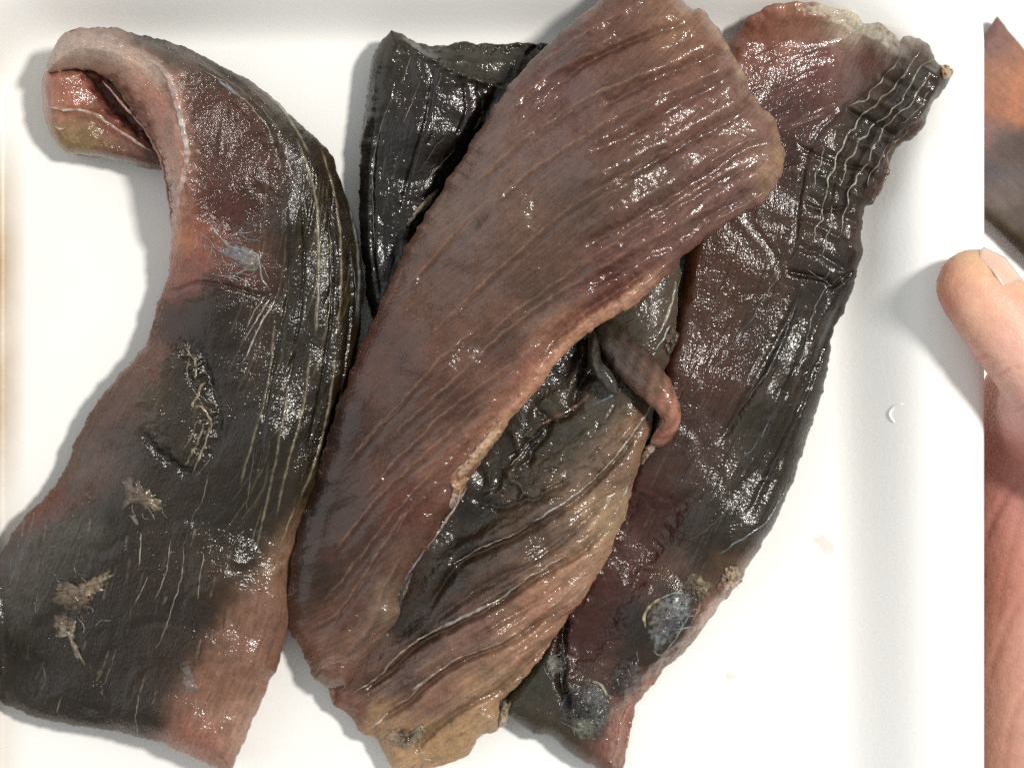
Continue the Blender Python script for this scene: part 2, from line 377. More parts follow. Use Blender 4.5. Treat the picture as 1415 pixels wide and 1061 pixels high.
def sweep(path, name, parent, mat, m=26, n=90, rip=0.12):
    """rounded strip swept along (px,py,zmm,half_width_px,half_thickness_mm,(r,g,b))"""
    pp = [(p[0], p[1], p[2], p[3], p[4], *(lin(p[5]) * GAIN)) for p in path]
    q = catmull(pp, n); X = np.stack(XYZ(q[:, 0], q[:, 1], q[:, 2] / 1000), 1)
    t = np.gradient(X, axis=0); t /= np.linalg.norm(t, axis=1)[:, None]
    sv = np.cross(t, [0, 0, 1.0]); sv /= np.linalg.norm(sv, axis=1)[:, None] + 1e-9; uv = np.cross(sv, t)
    V = []; c = []; fb = []
    for i in range(n):
        e = math.sqrt(max(0.02, 1 - max(0, 1 - min(i, n - 1 - i) / 7) ** 2))
        for j in range(m):
            a = 2 * np.pi * j / m; ca, sa = np.cos(a), np.sin(a)
            k = 1 + rip * float(fbm(np.array([i / 9.0]), np.array([ca * 2 + sa * 1.3 + 4]), 91, 3)[0])
            V.append(X[i] + e * k * (sv[i] * ca * q[i, 3] * K + uv[i] * sa * q[i, 4] / 1000))
            c.append(q[i, 5:8] * (1 + 0.25 * math.sin(i * .7 + j))); fb.append((j * 3.0, i * 2.0, 0))
    F = []
    for i in range(n - 1):
        for j in range(m): F.append((i * m + j, i * m + (j + 1) % m, (i + 1) * m + (j + 1) % m, (i + 1) * m + j))
    F += [list(range(m))[::-1], [(n - 1) * m + j for j in range(m)]]
    return mesh_np(name, np.array(V), F, mat, parent, np.clip(np.array(c), 0, 1), np.array(fb))

# ================================================================ countertop and tray
k = simple('white_countertop', (0.80, 0.80, 0.79), 0.35, bump=(60, 0.2))
CT = -0.055
v = [(-1.2, -1.2, CT), (1.2, -1.2, CT), (1.2, 1.2, CT), (-1.2, 1.2, CT)]
tag(mesh_np('countertop', v, [(0, 1, 2, 3)], k.m, sm=False), 'plain white counter far below the tray', kind='structure')

def rrect(x0, x1, y0, y1, r, z, n=14):
    out = []
    for cx, cy, a0 in ((x1 - r, y0 + r, -90), (x1 - r, y1 - r, 0), (x0 + r, y1 - r, 90), (x0 + r, y0 + r, 180)):
        for i in range(n):
            a = R(a0 + 90 * i / (n - 1)); out.append((cx + r * math.cos(a), cy + r * math.sin(a), z))
    # extra points along the straight sides, for smooth shading of the long walls
    res = []
    for i in range(len(out)):
        a, b = out[i], out[(i + 1) % len(out)]; res.append(a)
        d = math.dist(a[:2], b[:2])
        if d > 90: res += [tuple(a[j] + (b[j] - a[j]) * t / 20 for j in range(3)) for t in range(1, 20)]
    return res
prof = []       # x0,x1,y0,y1,r,z(mm), loops from the floor's middle to the outer skirt
def mix(a, b, t): return a + (b - a) * t
F0 = (8, 1150, 66, 1210, 95); F1 = (-62, 1296, -50, 1300, 120)
prof.append((250, 950, 300, 950, 90, 0.0))
for i in range(11):
    t = i / 10; zz = 15.0 * (t * t * (3 - 2 * t))
    prof.append(tuple(mix(F0[j], F1[j], t) for j in range(5)) + (zz,))
for g, zz in ((5, 15.25), (40, 15.4), (55, 15.2), (62, 14.6), (64, 13.8), (62, 12.9), (56, 12.2), (40, 12.0), (8, 11.6)):
    prof.append((F1[0] - g, F1[1] + g, F1[2] - g, F1[3] + g, F1[4] + g * .8, zz))
for i in range(1, 9):
    t = 1 - i / 8; zz = 15.0 * (t * t * (3 - 2 * t)) - 3.0
    prof.append(tuple(mix(F0[j], F1[j], t) for j in range(5)) + (zz,))
V = []; F = []
for p in prof: V += [P(a, b, c) for a, b, c in rrect(*p)]
n = len(rrect(*prof[0]))
for i in range(len(prof) - 1):
    for j in range(n):
        F.append((i * n + (j + 1) % n, i * n + j, (i + 1) * n + j, (i + 1) * n + (j + 1) % n))
F.append(list(range(n))); F.append([(len(prof) - 1) * n + j for j in range(n)][::-1])
k = simple('white_foam', (0.84, 0.84, 0.82), 0.38, sss=0.0, bump=(900, 0.12), spec=0.4)
tc = k.n('ShaderNodeTexCoord').outputs['Object']; b = k.b
sx = k.n('ShaderNodeSeparateXYZ'); k.l(tc, sx.inputs[0])
no = k.noise(tc, 28, 4, 0.6)
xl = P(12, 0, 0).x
edge = k.range(sx.outputs[0], xl - 0.0015, xl + 0.0045, 1.0, 0.0)            # brown band along the left foot of the tray, fading inwards
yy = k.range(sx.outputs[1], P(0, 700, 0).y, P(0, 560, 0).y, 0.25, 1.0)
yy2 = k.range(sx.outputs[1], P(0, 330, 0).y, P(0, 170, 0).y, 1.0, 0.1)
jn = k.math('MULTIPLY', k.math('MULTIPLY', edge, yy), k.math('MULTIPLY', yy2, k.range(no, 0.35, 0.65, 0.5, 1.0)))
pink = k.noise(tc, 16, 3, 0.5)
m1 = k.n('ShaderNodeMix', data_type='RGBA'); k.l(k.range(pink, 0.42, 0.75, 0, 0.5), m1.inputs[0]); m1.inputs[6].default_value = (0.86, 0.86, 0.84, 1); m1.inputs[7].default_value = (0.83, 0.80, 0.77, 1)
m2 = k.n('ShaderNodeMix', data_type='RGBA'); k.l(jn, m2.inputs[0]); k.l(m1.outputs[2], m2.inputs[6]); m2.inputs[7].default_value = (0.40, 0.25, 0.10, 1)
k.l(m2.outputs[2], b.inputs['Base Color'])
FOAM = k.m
tray = thing('foam_tray', 'shallow white foam tray holding the dark raw fish fillets', 'tray')
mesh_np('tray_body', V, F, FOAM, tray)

# ================================================================ 1. left fillet, curled over at its top
L = Surf(
    L=[(64, 100), (100, 96), (135, 100), (165, 130), (188, 165), (208, 200), (224, 240), (234, 290), (236, 340), (230, 388), (214, 425), (210, 455), (190, 490), (152, 532), (118, 580), (97, 628), (75, 672), (40, 706), (12, 745), (-14, 800), (-40, 880), (-60, 950)],
    Rr=[(100, 42), (145, 38), (190, 47), (245, 60), (300, 88), (350, 114), (390, 148), (425, 178), (456, 215), (476, 265), (491, 315), (500, 365), (501, 420), (495, 470), (485, 530), (470, 590), (452, 650), (430, 700), (413, 760), (406, 820), (396, 880), (376, 935), (352, 990), (318, 1066)],
    start=[(64, 100), (66, 84), (76, 62), (88, 46), (100, 42)],
    end=[(-60, 950), (0, 968), (38, 988), (90, 999), (160, 1011), (220, 1027), (270, 1048), (318, 1066)],
    zt=[(80, 80, 20), (160, 60, 25), (130, 95, 21), (250, 80, 26), (250, 170, 26), (215, 175, 20), (330, 230, 23), (400, 300, 22), (470, 300, 14), (490, 420, 12), (440, 420, 18), (300, 420, 20), (235, 420, 13), (380, 600, 20), (450, 600, 13),
        (250, 600, 17), (120, 640, 11), (200, 760, 15), (60, 850, 11), (310, 800, 17), (360, 800, 14), (400, 800, 10), (150, 950, 12), (280, 900, 15.5), (340, 900, 14), (380, 890, 11), (260, 990, 14.5), (320, 990, 12.5), (20, 940, 9)],
    zb=[(200, 100, 3), (300, 600, 0.5), (200, 900, 0.3)],
    cols=[(150, 60, (172, 145, 142)), (110, 80, (205, 175, 166)), (180, 90, (205, 158, 144)), (150, 100, (200, 158, 146)), (200, 130, (190, 132, 118)), (218, 170, (190, 138, 128)), (240, 210, (196, 142, 128)), (235, 75, (90, 76, 68)), (200, 52, (84, 74, 66)), (300, 100, (72, 64, 54)), (400, 170, (72, 64, 54)), (280, 150, (100, 66, 58)),  # pale cut-face colours lightened to offset the shade on its slope
          (300, 200, (78, 46, 40)), (340, 200, (88, 58, 50)), (300, 280, (105, 58, 54)), (350, 280, (60, 45, 38)), (420, 300, (52, 44, 35)), (470, 300, (55, 48, 40)), (490, 400, (46, 42, 38)), (246, 330, (190, 120, 92)), (256, 380, (150, 85, 75)),
          (240, 430, (105, 65, 60)), (300, 400, (75, 48, 42)), (320, 450, (60, 40, 38)), (420, 450, (50, 42, 34)), (200, 490, (112, 72, 64)), (280, 500, (42, 35, 32)), (240, 560, (84, 74, 60)), (160, 550, (100, 72, 66)), (110, 640, (102, 82, 78)),
          (200, 620, (75, 65, 62)), (350, 600, (46, 40, 33)), (430, 600, (50, 42, 34)), (60, 700, (112, 64, 58)), (90, 740, (76, 72, 68)), (40, 780, (84, 74, 74)), (150, 720, (56, 48, 42)), (300, 700, (52, 44, 36)), (405, 700, (92, 74, 57)), (375, 760, (125, 100, 80)),
          (340, 860, (130, 94, 78)), (300, 940, (140, 98, 84)), (270, 1030, (172, 112, 100)), (330, 1000, (185, 145, 130)), (385, 850, (132, 97, 86)), (250, 850, (58, 46, 38)), (150, 880, (52, 42, 34)), (100, 780, (50, 44, 40)), (30, 850, (60, 58, 56)), (40, 930, (60, 54, 48)), (200, 980, (60, 46, 36)), (120, 970, (50, 40, 30)), (260, 900, (80, 58, 46))],
    edge=40, seed=3, bump=.7)
W = (205, 198, 178); CR = (190, 178, 150); BL = (150, 160, 170)
def strands(surf, parent, cx, cy, n, rad, ln, col, w=1.0, lift=.3, ang=None):
    for i in range(n):
        x = cx + random.gauss(0, rad); y = cy + random.gauss(0, rad); a = (random.uniform(0, math.tau) if ang is None else ang + random.gauss(0, .5)); l = ln * random.uniform(.5, 1.3); b = a + random.gauss(0, .7)
        X_ = np.array([x, x + l * math.cos(a), x + l * .5 * (math.cos(a) + math.cos(b))]); Y_ = np.array([y, y + l * math.sin(a), y + l * .5 * (math.sin(a) + math.sin(b))])
        if not inside(X_, Y_, surf.pl).all() or seg_dist(X_, Y_, surf.pl)[0].min() < 5: continue
        sinew(surf, [(x, y), (x + l * .5 * math.cos(a), y + l * .5 * math.sin(a)), (x + l * .5 * math.cos(a) + l * .5 * math.cos(b), y + l * .5 * math.sin(a) + l * .5 * math.sin(b))], w * random.uniform(.6, 1.4), parent, lift, col, jit=2)
# curled end: the cut face leans to the camera, with a deep hollow beside the membranes
L.region([(135, 108), (160, 105), (190, 140), (215, 190), (232, 250), (236, 300), (222, 250), (200, 190), (170, 140)], (120, 72, 66), 0.6, 9, -2.5)
L.region([(80, 50), (140, 45), (215, 82), (240, 120), (225, 125), (190, 95), (120, 80), (75, 90)], (214, 192, 186), 0.55, 8, 0.4)
L.line([(214, 88), (233, 107), (244, 141), (250, 172), (254, 206), (250, 240), (246, 280), (243, 330)], 11, (196, 150, 138), .6, .9)
L.line([(165, 44), (240, 62), (300, 96), (345, 135), (372, 180), (386, 220), (392, 250)], 5, (60, 52, 45), .5, -0.8)
L.region([(262, 95), (315, 118), (352, 160), (376, 210), (385, 262), (372, 300), (330, 325), (282, 300), (262, 240), (258, 170)], (82, 50, 44), 0.6, 14, -1.2)
L.region([(210, 430), (300, 400), (350, 395), (375, 410), (350, 450), (330, 500), (300, 530), (272, 520), (255, 480), (215, 470)], (52, 36, 34), 0.7, 14, -0.6)
L.region([(215, 500), (250, 480), (275, 520), (290, 575), (268, 650), (230, 625), (205, 590), (195, 545)], (84, 74, 60), 0.5, 14, 0.8, 14)
L.region([(330, 95), (380, 150), (400, 210), (400, 300), (380, 400), (360, 520), (330, 640), (300, 720), (340, 800), (380, 740), (430, 690), (480, 560), (500, 420), (498, 340), (470, 240), (420, 165)], (44, 36, 26), .8, 20, 0)
L.region([(250, 430), (340, 400), (365, 600), (400, 680), (345, 800), (250, 930), (215, 1010), (0, 950), (0, 870), (60, 800), (125, 745), (185, 665), (215, 600)], (44, 35, 26), .72, 24, 0)
L.line([(192, 590), (215, 622), (245, 645), (275, 660)], 8, (34, 29, 26), .6, -1.0)
L.line([(276, 470), (284, 510), (300, 560), (300, 610), (285, 650)], 7, (38, 33, 28), .5, -.7)
L.region([(240, 1040), (225, 985), (262, 920), (320, 860), (370, 790), (400, 715), (430, 700), (410, 820), (380, 930), (330, 1065)], (150, 108, 94), 0.35, 22, 0.3)
L.region([(60, 720), (120, 700), (150, 740), (110, 790), (60, 830), (20, 880), (5, 840), (25, 770)], (92, 90, 86), 0.5, 18)
for pts, wd, c, a, dz in [
    ([(408, 190), (424, 228), (435, 267), (440, 305), (440, 405), (436, 470)], 1.6, W, .6, .25),
    ([(343, 107), (382, 141), (408, 179), (430, 215)], 1.6, CR, .5, .2),
    ([(440, 195), (455, 240), (468, 300), (472, 380), (466, 470)], 1.4, CR, .45, .2),
    ([(439, 170), (465, 215), (485, 290), (496, 370), (494, 450)], 1.6, BL, .5, .2),
    ([(415, 260), (420, 330), (418, 400), (408, 480), (396, 540)], 2.4, (34, 30, 24), .6, -.5),
    ([(450, 260), (458, 330), (458, 420), (446, 520), (425, 620)], 2.8, (34, 30, 24), .6, -.6),
    ([(480, 330), (484, 400), (476, 500), (455, 600), (430, 680)], 2.8, (36, 32, 26), .6, -.6),
    ([(395, 280), (400, 350), (395, 420), (380, 500), (365, 580), (355, 680)], 2.6, (34, 30, 26), .5, -.5),
    ([(430, 480), (420, 560), (398, 640), (380, 720)], 1.3, CR, .45, .2),
    ([(400, 520), (388, 600), (372, 680), (352, 770)], 1.3, CR, .4, .2),
    ([(465, 480), (455, 560), (435, 640), (410, 700)], 1.3, W, .35, .2),
    ([(380, 430), (372, 520), (352, 600), (330, 680)], 1.2, CR, .35, .2),
    ([(240, 70), (300, 102), (350, 140), (395, 190)], 1.4, (110, 100, 88), .5, .3),
    ([(200, 55), (260, 80), (330, 116), (380, 160)], 1.4, (100, 92, 80), .5, -.3),
    ([(230, 405), (280, 390), (330, 400), (370, 412)], 3, (60, 40, 36), .5, -.5)]:
    L.line(pts, wd, c, a, dz)
# long muscle fibres running down the outer side and short pale flecks in the lower half
for i in range(46):
    t = random.random(); x0 = 345 + 150 * t; y0 = random.uniform(200, 640); ln = random.uniform(40, 150); bend = 0.09 + 0.0007 * (y0 - 200)
    L.line([(x0 - .15 * (y0 - 330 if y0 > 330 else 0), y0), (x0 - .15 * (y0 - 330 if y0 > 330 else 0) - bend * ln * .3, y0 + ln / 2), (x0 - .15 * (y0 - 330 if y0 > 330 else 0) - bend * ln * 1.2, y0 + ln)], random.uniform(.9, 1.6), random.choice([(120, 108, 88), (30, 26, 22), (90, 80, 66)]), .4, random.uniform(-.25, .25))
for i in range(60):
    x0 = random.uniform(20, 330); y0 = random.uniform(690, 960); ln = random.uniform(14, 42); a = random.uniform(.1, .5)
    L.line([(x0, y0), (x0 - a * ln * .5, y0 + ln * .6), (x0 - a * ln, y0 + ln)], random.uniform(.8, 1.3), random.choice([(140, 130, 112), (100, 88, 74), (28, 24, 20), (28, 24, 20)]), .5, random.uniform(-.2, .2))
GF = 'dark raw fish fillets laid in the foam tray'
FLESH_WET = flesh_material('very_wet_fish_flesh', glint=1.35)
FAR = flesh_material('damp_flesh', glint=.2, coat=0.0, rough=.55, streak=.15, mott=.15)
rootL = thing('fish_fillet', 'leftmost dark brown fillet, its upper end curled over to show the pink cut edge', 'fish fillet', group=GF)
L.build('flesh', FLESH_WET, rootL)
tip = Surf(
    L=[(62, 100), (58, 128), (63, 162), (74, 192), (92, 212)],
    Rr=[(150, 96), (190, 130), (215, 165), (245, 205), (250, 235)],
    start=[(62, 100), (80, 92), (110, 88), (150, 96)],
    end=[(92, 212), (125, 216), (160, 220), (205, 234), (250, 235)],
    zt=[(80, 110, 15), (150, 120, 9), (80, 150, 13), (120, 180, 13), (200, 210, 11), (180, 150, 8), (90, 200, 9)], zb=[(100, 150, 1)],
    cols=[(80, 105, (175, 118, 102)), (100, 135, (180, 110, 95)), (140, 120, (140, 78, 68)), (170, 150, (110, 66, 60)), (75, 150, (185, 135, 118)), (85, 180, (160, 128, 98)), (115, 195, (150, 125, 85)), (150, 205, (130, 95, 72)), (200, 215, (105, 68, 60)), (160, 175, (150, 92, 80)), (210, 200, (120, 70, 62))],
    edge=16, seed=9, bump=.6, rag=2)
tip.region([(120, 105), (165, 112), (205, 160), (222, 205), (190, 185), (150, 150)], (90, 50, 46), .7, 8, -2)
tip.line([(62, 146), (100, 152), (135, 162), (165, 182), (205, 206), (218, 212)], 6, (150, 90, 76), .4, 1.0)
tip.build('curled_end', FLESH, rootL)
sinew(tip, [(62, 145), (85, 152), (110, 152), (135, 160), (160, 178), (185, 194), (212, 210)], 2.6, rootL, .35, (225, 205, 190))
sinew(tip, [(75, 174), (82, 178), (92, 176)], 1.6, rootL, .3, (225, 200, 170))
# membranes and cords of the left fillet
for pts, wd, c, lf in [
    ([(196, 80), (214, 88), (233, 107), (244, 141), (252, 172), (258, 206), (255, 237), (249, 267), (248, 300)], 6.0, (214, 192, 184), .1),
    ([(141, 111), (160, 134), (176, 153), (195, 172), (214, 202), (225, 229), (233, 275), (238, 317)], 2.2, (195, 162, 152), .1),
    ([(247, 150), (254, 182), (259, 210)], 5.5, (240, 230, 222), .4),
    ([(267, 92), (305, 111), (328, 130), (351, 153), (370, 179), (383, 214), (391, 240)], 1.8, (165, 152, 126), .0),
    ([(300, 112), (318, 124), (330, 134)], 3.0, (150, 165, 178), .1),
    ([(381, 414), (362, 444), (348, 475), (334, 505)], 1.8, W, .2), ([(376, 408), (355, 441), (338, 470)], 1.5, W, .2),
    ([(368, 408), (352, 430), (340, 455)], 1.0, CR, .2),
    ([(282, 298), (301, 324), (317, 340), (340, 347), (355, 352), (362, 382), (372, 402)], 1.8, (180, 184, 186), .15),
    ([(272, 338), (300, 343), (335, 345)], 1.0, (165, 158, 160), .1), ([(278, 362), (305, 366), (340, 366)], 1.0, (160, 145, 138), .1),
    ([(295, 380), (306, 392), (318, 402)], .8, (150, 135, 130), .1), ([(270, 318), (290, 332), (312, 352), (330, 372)], .9, (160, 150, 150), .1),
    ([(440, 300), (440, 350), (439, 405), (434, 450)], 1.1, (170, 158, 130), .1), ([(454, 305), (457, 360), (456, 405), (450, 463)], 1.2, (178, 168, 140), .1),
    ([(408, 190), (424, 225), (434, 262), (438, 300)], 1.0, (165, 155, 128), .1), ([(484, 352), (492, 400), (491, 440)], .9, (140, 140, 138), .1),
    ([(195, 735), (194, 760), (192, 782)], 1.2, W, .15), ([(236, 745), (231, 785), (222, 810), (213, 830)], 1.1, (170, 166, 158), .15), ([(254, 748), (252, 790), (238, 840), (224, 880), (213, 898)], 1.1, (168, 160, 150), .15),
    ([(282, 762), (276, 800), (273, 830)], .9, CR, .1), ([(205, 795), (196, 815), (186, 836)], .9, CR, .1), ([(160, 895), (152, 925), (144, 945)], .9, (150, 140, 125), .1), ([(192, 960), (188, 985), (190, 1018)], 1.1, (170, 150, 125), .15),
    ([(270, 955), (272, 985), (270, 1010)], 1.0, (190, 160, 150), .1), ([(362, 700), (350, 740), (342, 770)], .9, (140, 130, 108), .1), ([(290, 650), (280, 690), (268, 710), (262, 730)], .9, (150, 140, 120), .1), ([(352, 620), (346, 660), (340, 710)], .9, (130, 120, 100), .1),
    ([(86, 960), (78, 985)], .9, (140, 130, 112), .1), ([(60, 920), (62, 940), (56, 955)], .9, (140, 130, 112), .1), ([(408, 700), (396, 730), (386, 760)], 1.6, (165, 148, 118), .15)]:
    sinew(L, pts, wd, rootL, lf, c)
CRM = [(0, 0, (178, 162, 132))]
for pts, wd, lf, c in [([(254, 474), (262, 488), (270, 502), (272, 514), (268, 524)], 2.2, .5, (182, 168, 138)), ([(286, 526), (278, 534), (272, 548), (266, 558), (268, 566)], 3.0, .7, (196, 180, 146)), ([(268, 566), (276, 560), (284, 568), (292, 582), (289, 600)], 2.6, .6, (186, 170, 138)),
                       ([(290, 588), (284, 612), (274, 636), (265, 656)], 2.0, .6, (165, 152, 124)), ([(282, 584), (274, 608), (264, 630), (254, 644)], 2.4, .5, (150, 138, 112)), ([(274, 580), (264, 602), (254, 622)], 1.8, .4, (130, 120, 96)), ([(262, 492), (258, 512), (262, 534)], 1.4, .4, (150, 138, 112)),
                       ([(268, 662), (280, 648), (290, 632)], 1.0, .3, (140, 128, 104))]:
    sinew(L, pts, wd, rootL, lf, c, name='torn_edge', jit=2.2)
patch(L, [(162, 660), (180, 654), (202, 672), (226, 694), (222, 708), (204, 704), (186, 697), (166, 704), (172, 684)], 1.0, 'tissue_scrap', rootL, [(170, 660, (128, 116, 104)), (222, 700, (170, 155, 132)), (190, 690, (120, 106, 92))], rag=9, dens=.75, dens_max=.9, ripple=.35)
patch(L, [(176, 710), (186, 712), (194, 724), (188, 727)], .7, 'tissue_scrap', rootL, [(0, 0, (150, 142, 134))], dens=.75, dens_max=.9, ripple=.35)
patch(L, [(66, 812), (86, 800), (104, 806), (122, 800), (138, 792), (156, 786), (150, 808), (132, 824), (120, 842), (104, 850), (84, 842), (70, 832)], 1.3, 'tissue_scrap', rootL, [(150, 795, (190, 178, 150)), (90, 815, (140, 124, 104)), (110, 840, (120, 100, 84)), (130, 810, (165, 145, 122))], rag=10, dens=.75, dens_max=.9, ripple=.35)
patch(L, [(74, 842), (96, 848), (108, 858), (104, 880), (112, 905), (118, 918), (106, 912), (96, 888), (88, 866), (78, 882), (72, 860)], .9, 'tissue_scrap', rootL, [(90, 855, (130, 115, 98)), (112, 905, (170, 155, 130)), (76, 880, (175, 165, 145))], rag=8, dens=.75, dens_max=.9, ripple=.35)
patch(L, [(310, 335), (335, 338), (354, 348), (360, 368), (348, 378), (326, 362), (306, 352)], .5, 'membrane', rootL, [(330, 345, (165, 172, 182)), (352, 365, (185, 180, 168))], sink=.3, dens=.6, dens_max=.5)
strands(L, rootL, 322, 350, 22, 20, 40, (172, 172, 176), .7, .2, .1)
strands(L, rootL, 285, 330, 10, 14, 34, (180, 168, 164), .6, .2, .8)
strands(L, rootL, 100, 840, 10, 18, 26, (160, 150, 132), .9, .4)
strands(L, rootL, 195, 690, 8, 14, 24, (150, 140, 124), .8, .4, .6)
strands(L, rootL, 60, 760, 16, 30, 30, (120, 118, 116), .7, .2, 1.6)
patch(L, [(245, 915), (262, 912), (268, 935), (276, 955), (262, 962), (250, 948), (252, 930)], .6, 'membrane', rootL, [(256, 920, (140, 135, 130)), (270, 955, (170, 160, 155))], dens=.55, dens_max=.6)

# ================================================================ 2. dark fillet underneath, its upper left corner in view
B = Surf(
    L=[(541, 42), (528, 55), (514, 84), (507, 130), (500, 185), (496, 245), (497, 320), (504, 385), (516, 445), (540, 520), (570, 600)],
    Rr=[(790, 60), (790, 120), (775, 180), (760, 240), (745, 300), (735, 360), (725, 420), (715, 480), (700, 600)],
    start=[(541, 42), (562, 50), (590, 63), (640, 58), (685, 62), (720, 60), (755, 62), (790, 60)],
    end=[(570, 600), (600, 605), (700, 600)],
    zt=[(540, 60, 13), (520, 200, 11), (580, 180, 14), (650, 150, 12), (620, 100, 14), (700, 90, 8), (740, 80, 6), (600, 300, 10), (520, 400, 10), (640, 240, 7), (560, 350, 9)], zb=[(600, 200, 0.3)],
    cols=[(545, 55, (62, 55, 44)), (560, 100, (48, 40, 35)), (520, 150, (44, 38, 34)), (600, 130, (40, 32, 28)), (650, 90, (58, 55, 48)), (700, 80, (64, 62, 54)), (740, 75, (48, 38, 34)), (700, 130, (38, 30, 28)), (660, 150, (48, 26, 24)), (620, 180, (38, 32, 26)),
          (640, 220, (34, 22, 20)), (560, 220, (34, 30, 28)), (510, 250, (40, 38, 36)), (570, 290, (36, 30, 26)), (540, 350, (30, 27, 26)), (510, 400, (28, 26, 26)), (600, 340, (36, 24, 22))],
    edge=26, seed=15, bump=1.0)
B.region([(560, 52), (620, 62), (700, 64), (770, 64), (760, 110), (705, 120), (660, 108), (610, 88)], (70, 66, 58), .6, 8, -2.0)
B.line([(545, 50), (590, 78), (640, 104), (680, 116), (700, 108)], 5, (52, 44, 38), .4, 1.2)
B.line([(690, 118), (670, 160), (640, 220), (600, 285), (565, 350)], 12, (26, 16, 15), .6, -2.5)  # shadow along the big fillet's edge painted dark, over a sunken valley
for pts in ([(640, 110), (645, 150), (630, 190)], [(660, 115), (664, 150), (650, 185)], [(530, 150), (516, 230), (515, 330), (524, 420)], [(600, 90), (590, 160), (570, 230), (552, 300)]):
    B.line(pts, 3, (28, 24, 22), .4, -.6)
for i in range(30):
    x0 = random.uniform(510, 650); y0 = random.uniform(80, 380); ln = random.uniform(18, 60)
    B.line([(x0, y0), (x0 - .22 * ln, y0 + ln)], random.uniform(.8, 1.3), random.choice([(80, 74, 66), (22, 20, 18), (60, 54, 48)]), .5, random.uniform(-.2, .2))
rootB = thing('fish_fillet', 'nearly black fillet mostly under the big diagonal one, only its upper corner showing', 'fish fillet', group=GF)
B.build('flesh', FLESH_DARK, rootB)
for pts, wd, c in [([(568, 78), (560, 100), (554, 118)], 1.0, (130, 120, 108)), ([(543, 132), (530, 165), (520, 200), (515, 250), (516, 300), (518, 345)], 1.3, (125, 122, 116)), ([(581, 111), (570, 140), (556, 174)], 1.1, (120, 105, 84)),
                   ([(610, 99), (608, 110), (604, 120)], 1.1, (125, 118, 104)), ([(618, 186), (600, 205), (584, 232), (574, 240)], .9, (90, 80, 70)), ([(624, 210), (606, 230), (590, 250), (574, 260)], 1.3, (150, 144, 132))]:
    sinew(B, pts, wd, rootB, .12, c)
patch(B, [(607, 260), (600, 276), (588, 290), (572, 302), (562, 316), (566, 300), (582, 280), (596, 266)], .7, 'fat_strip', rootB, [(0, 0, (190, 178, 146))])

# ================================================================ 3. right fillet
Rt = Surf(
    L=[(1008, 55), (985, 120), (962, 250), (940, 390), (900, 560), (850, 690), (800, 810), (752, 890), (690, 978)],
    Rr=[(1316, 96), (1308, 118), (1292, 142), (1278, 168), (1266, 191), (1248, 198), (1234, 210), (1224, 244), (1210, 280), (1194, 288), (1190, 322), (1190, 352), (1182, 388), (1168, 424), (1154, 452), (1145, 500), (1134, 548), (1119, 594), (1104, 642), (1085, 690), (1062, 738), (1036, 776), (1026, 800), (1004, 826), (985, 852), (962, 884), (930, 917), (898, 952), (877, 985), (870, 1025), (858, 1075)],
    start=[(1008, 55), (1034, 25), (1064, 8), (1100, 3), (1140, 7), (1190, 20), (1226, 40), (1243, 60), (1250, 50), (1270, 53), (1288, 70), (1298, 90), (1316, 96)],
    end=[(690, 978), (705, 992), (735, 1010), (765, 1020), (790, 1042), (822, 1062), (858, 1075)],
    zt=[(1100, 30, 9), (1050, 100, 10), (1190, 35, 6), (1250, 100, 13), (1290, 100, 10), (1150, 200, 14), (1220, 200, 11), (1050, 350, 12), (1000, 450, 11), (1150, 350, 14), (1000, 600, 12), (1080, 550, 17), (1120, 520, 12), (1100, 650, 12), (900, 750, 8), (1000, 720, 15), (930, 850, 12), (800, 900, 7), (820, 990, 11), (740, 950, 9), (870, 1000, 5)],
    zb=[(1000, 500, .3)],
    cols=[(1100, 25, (165, 115, 98)), (1050, 40, (150, 95, 80)), (1050, 75, (128, 78, 68)), (1130, 85, (112, 64, 66)), (1200, 75, (120, 78, 74)), (1180, 28, (195, 178, 166)), (1220, 48, (180, 165, 155)), (1050, 150, (98, 64, 60)), (1100, 150, (92, 62, 62)), (1100, 210, (74, 52, 50)), (1150, 250, (58, 50, 44)), (1250, 120, (64, 58, 54)), (1290, 110, (64, 52, 48)), (1200, 180, (62, 54, 50)),
          (1000, 380, (80, 48, 34)), (1050, 400, (72, 50, 38)), (1150, 400, (46, 38, 33)), (1100, 480, (52, 46, 38)), (960, 600, (72, 50, 46)), (980, 520, (80, 48, 40)), (1050, 600, (62, 56, 46)), (900, 700, (78, 44, 42)), (850, 780, (92, 52, 46)), (815, 880, (70, 34, 32)), (960, 720, (54, 42, 36)), (1000, 720, (50, 44, 35)), (1060, 720, (68, 64, 58)),
          (880, 860, (42, 32, 28)), (740, 940, (60, 58, 50)), (780, 1010, (66, 58, 44)), (820, 980, (64, 62, 60)), (862, 1010, (150, 98, 90)), (900, 945, (150, 92, 82)), (985, 845, (185, 135, 118)), (1020, 800, (155, 120, 98)), (900, 920, (60, 50, 46)), (940, 850, (60, 56, 50)), (1130, 540, (50, 46, 40))],
    edge=24, seed=22, bump=.5)
Rt.region([(1150, 5), (1200, 18), (1235, 50), (1240, 68), (1200, 50), (1140, 22), (1100, 8)], (205, 196, 186), .8, 5, -1)
Rt.region([(860, 1075), (850, 1040), (856, 980), (890, 940), (950, 885), (1000, 825), (1010, 850), (960, 900), (905, 960), (880, 1000)], (165, 122, 106), .5, 12, -2)
Rt.region([(955, 690), (870, 690), (830, 770), (780, 870), (770, 920), (800, 930), (850, 870), (890, 790)], (76, 42, 38), .6, 18, -1.5)
Rt.region([(1150, 400), (1190, 380), (1150, 490), (1110, 640), (1060, 740), (1010, 805), (940, 870), (880, 930), (850, 960), (830, 930), (900, 840), (980, 720), (1050, 590), (1110, 480)], (48, 40, 32), .72, 16, 0)
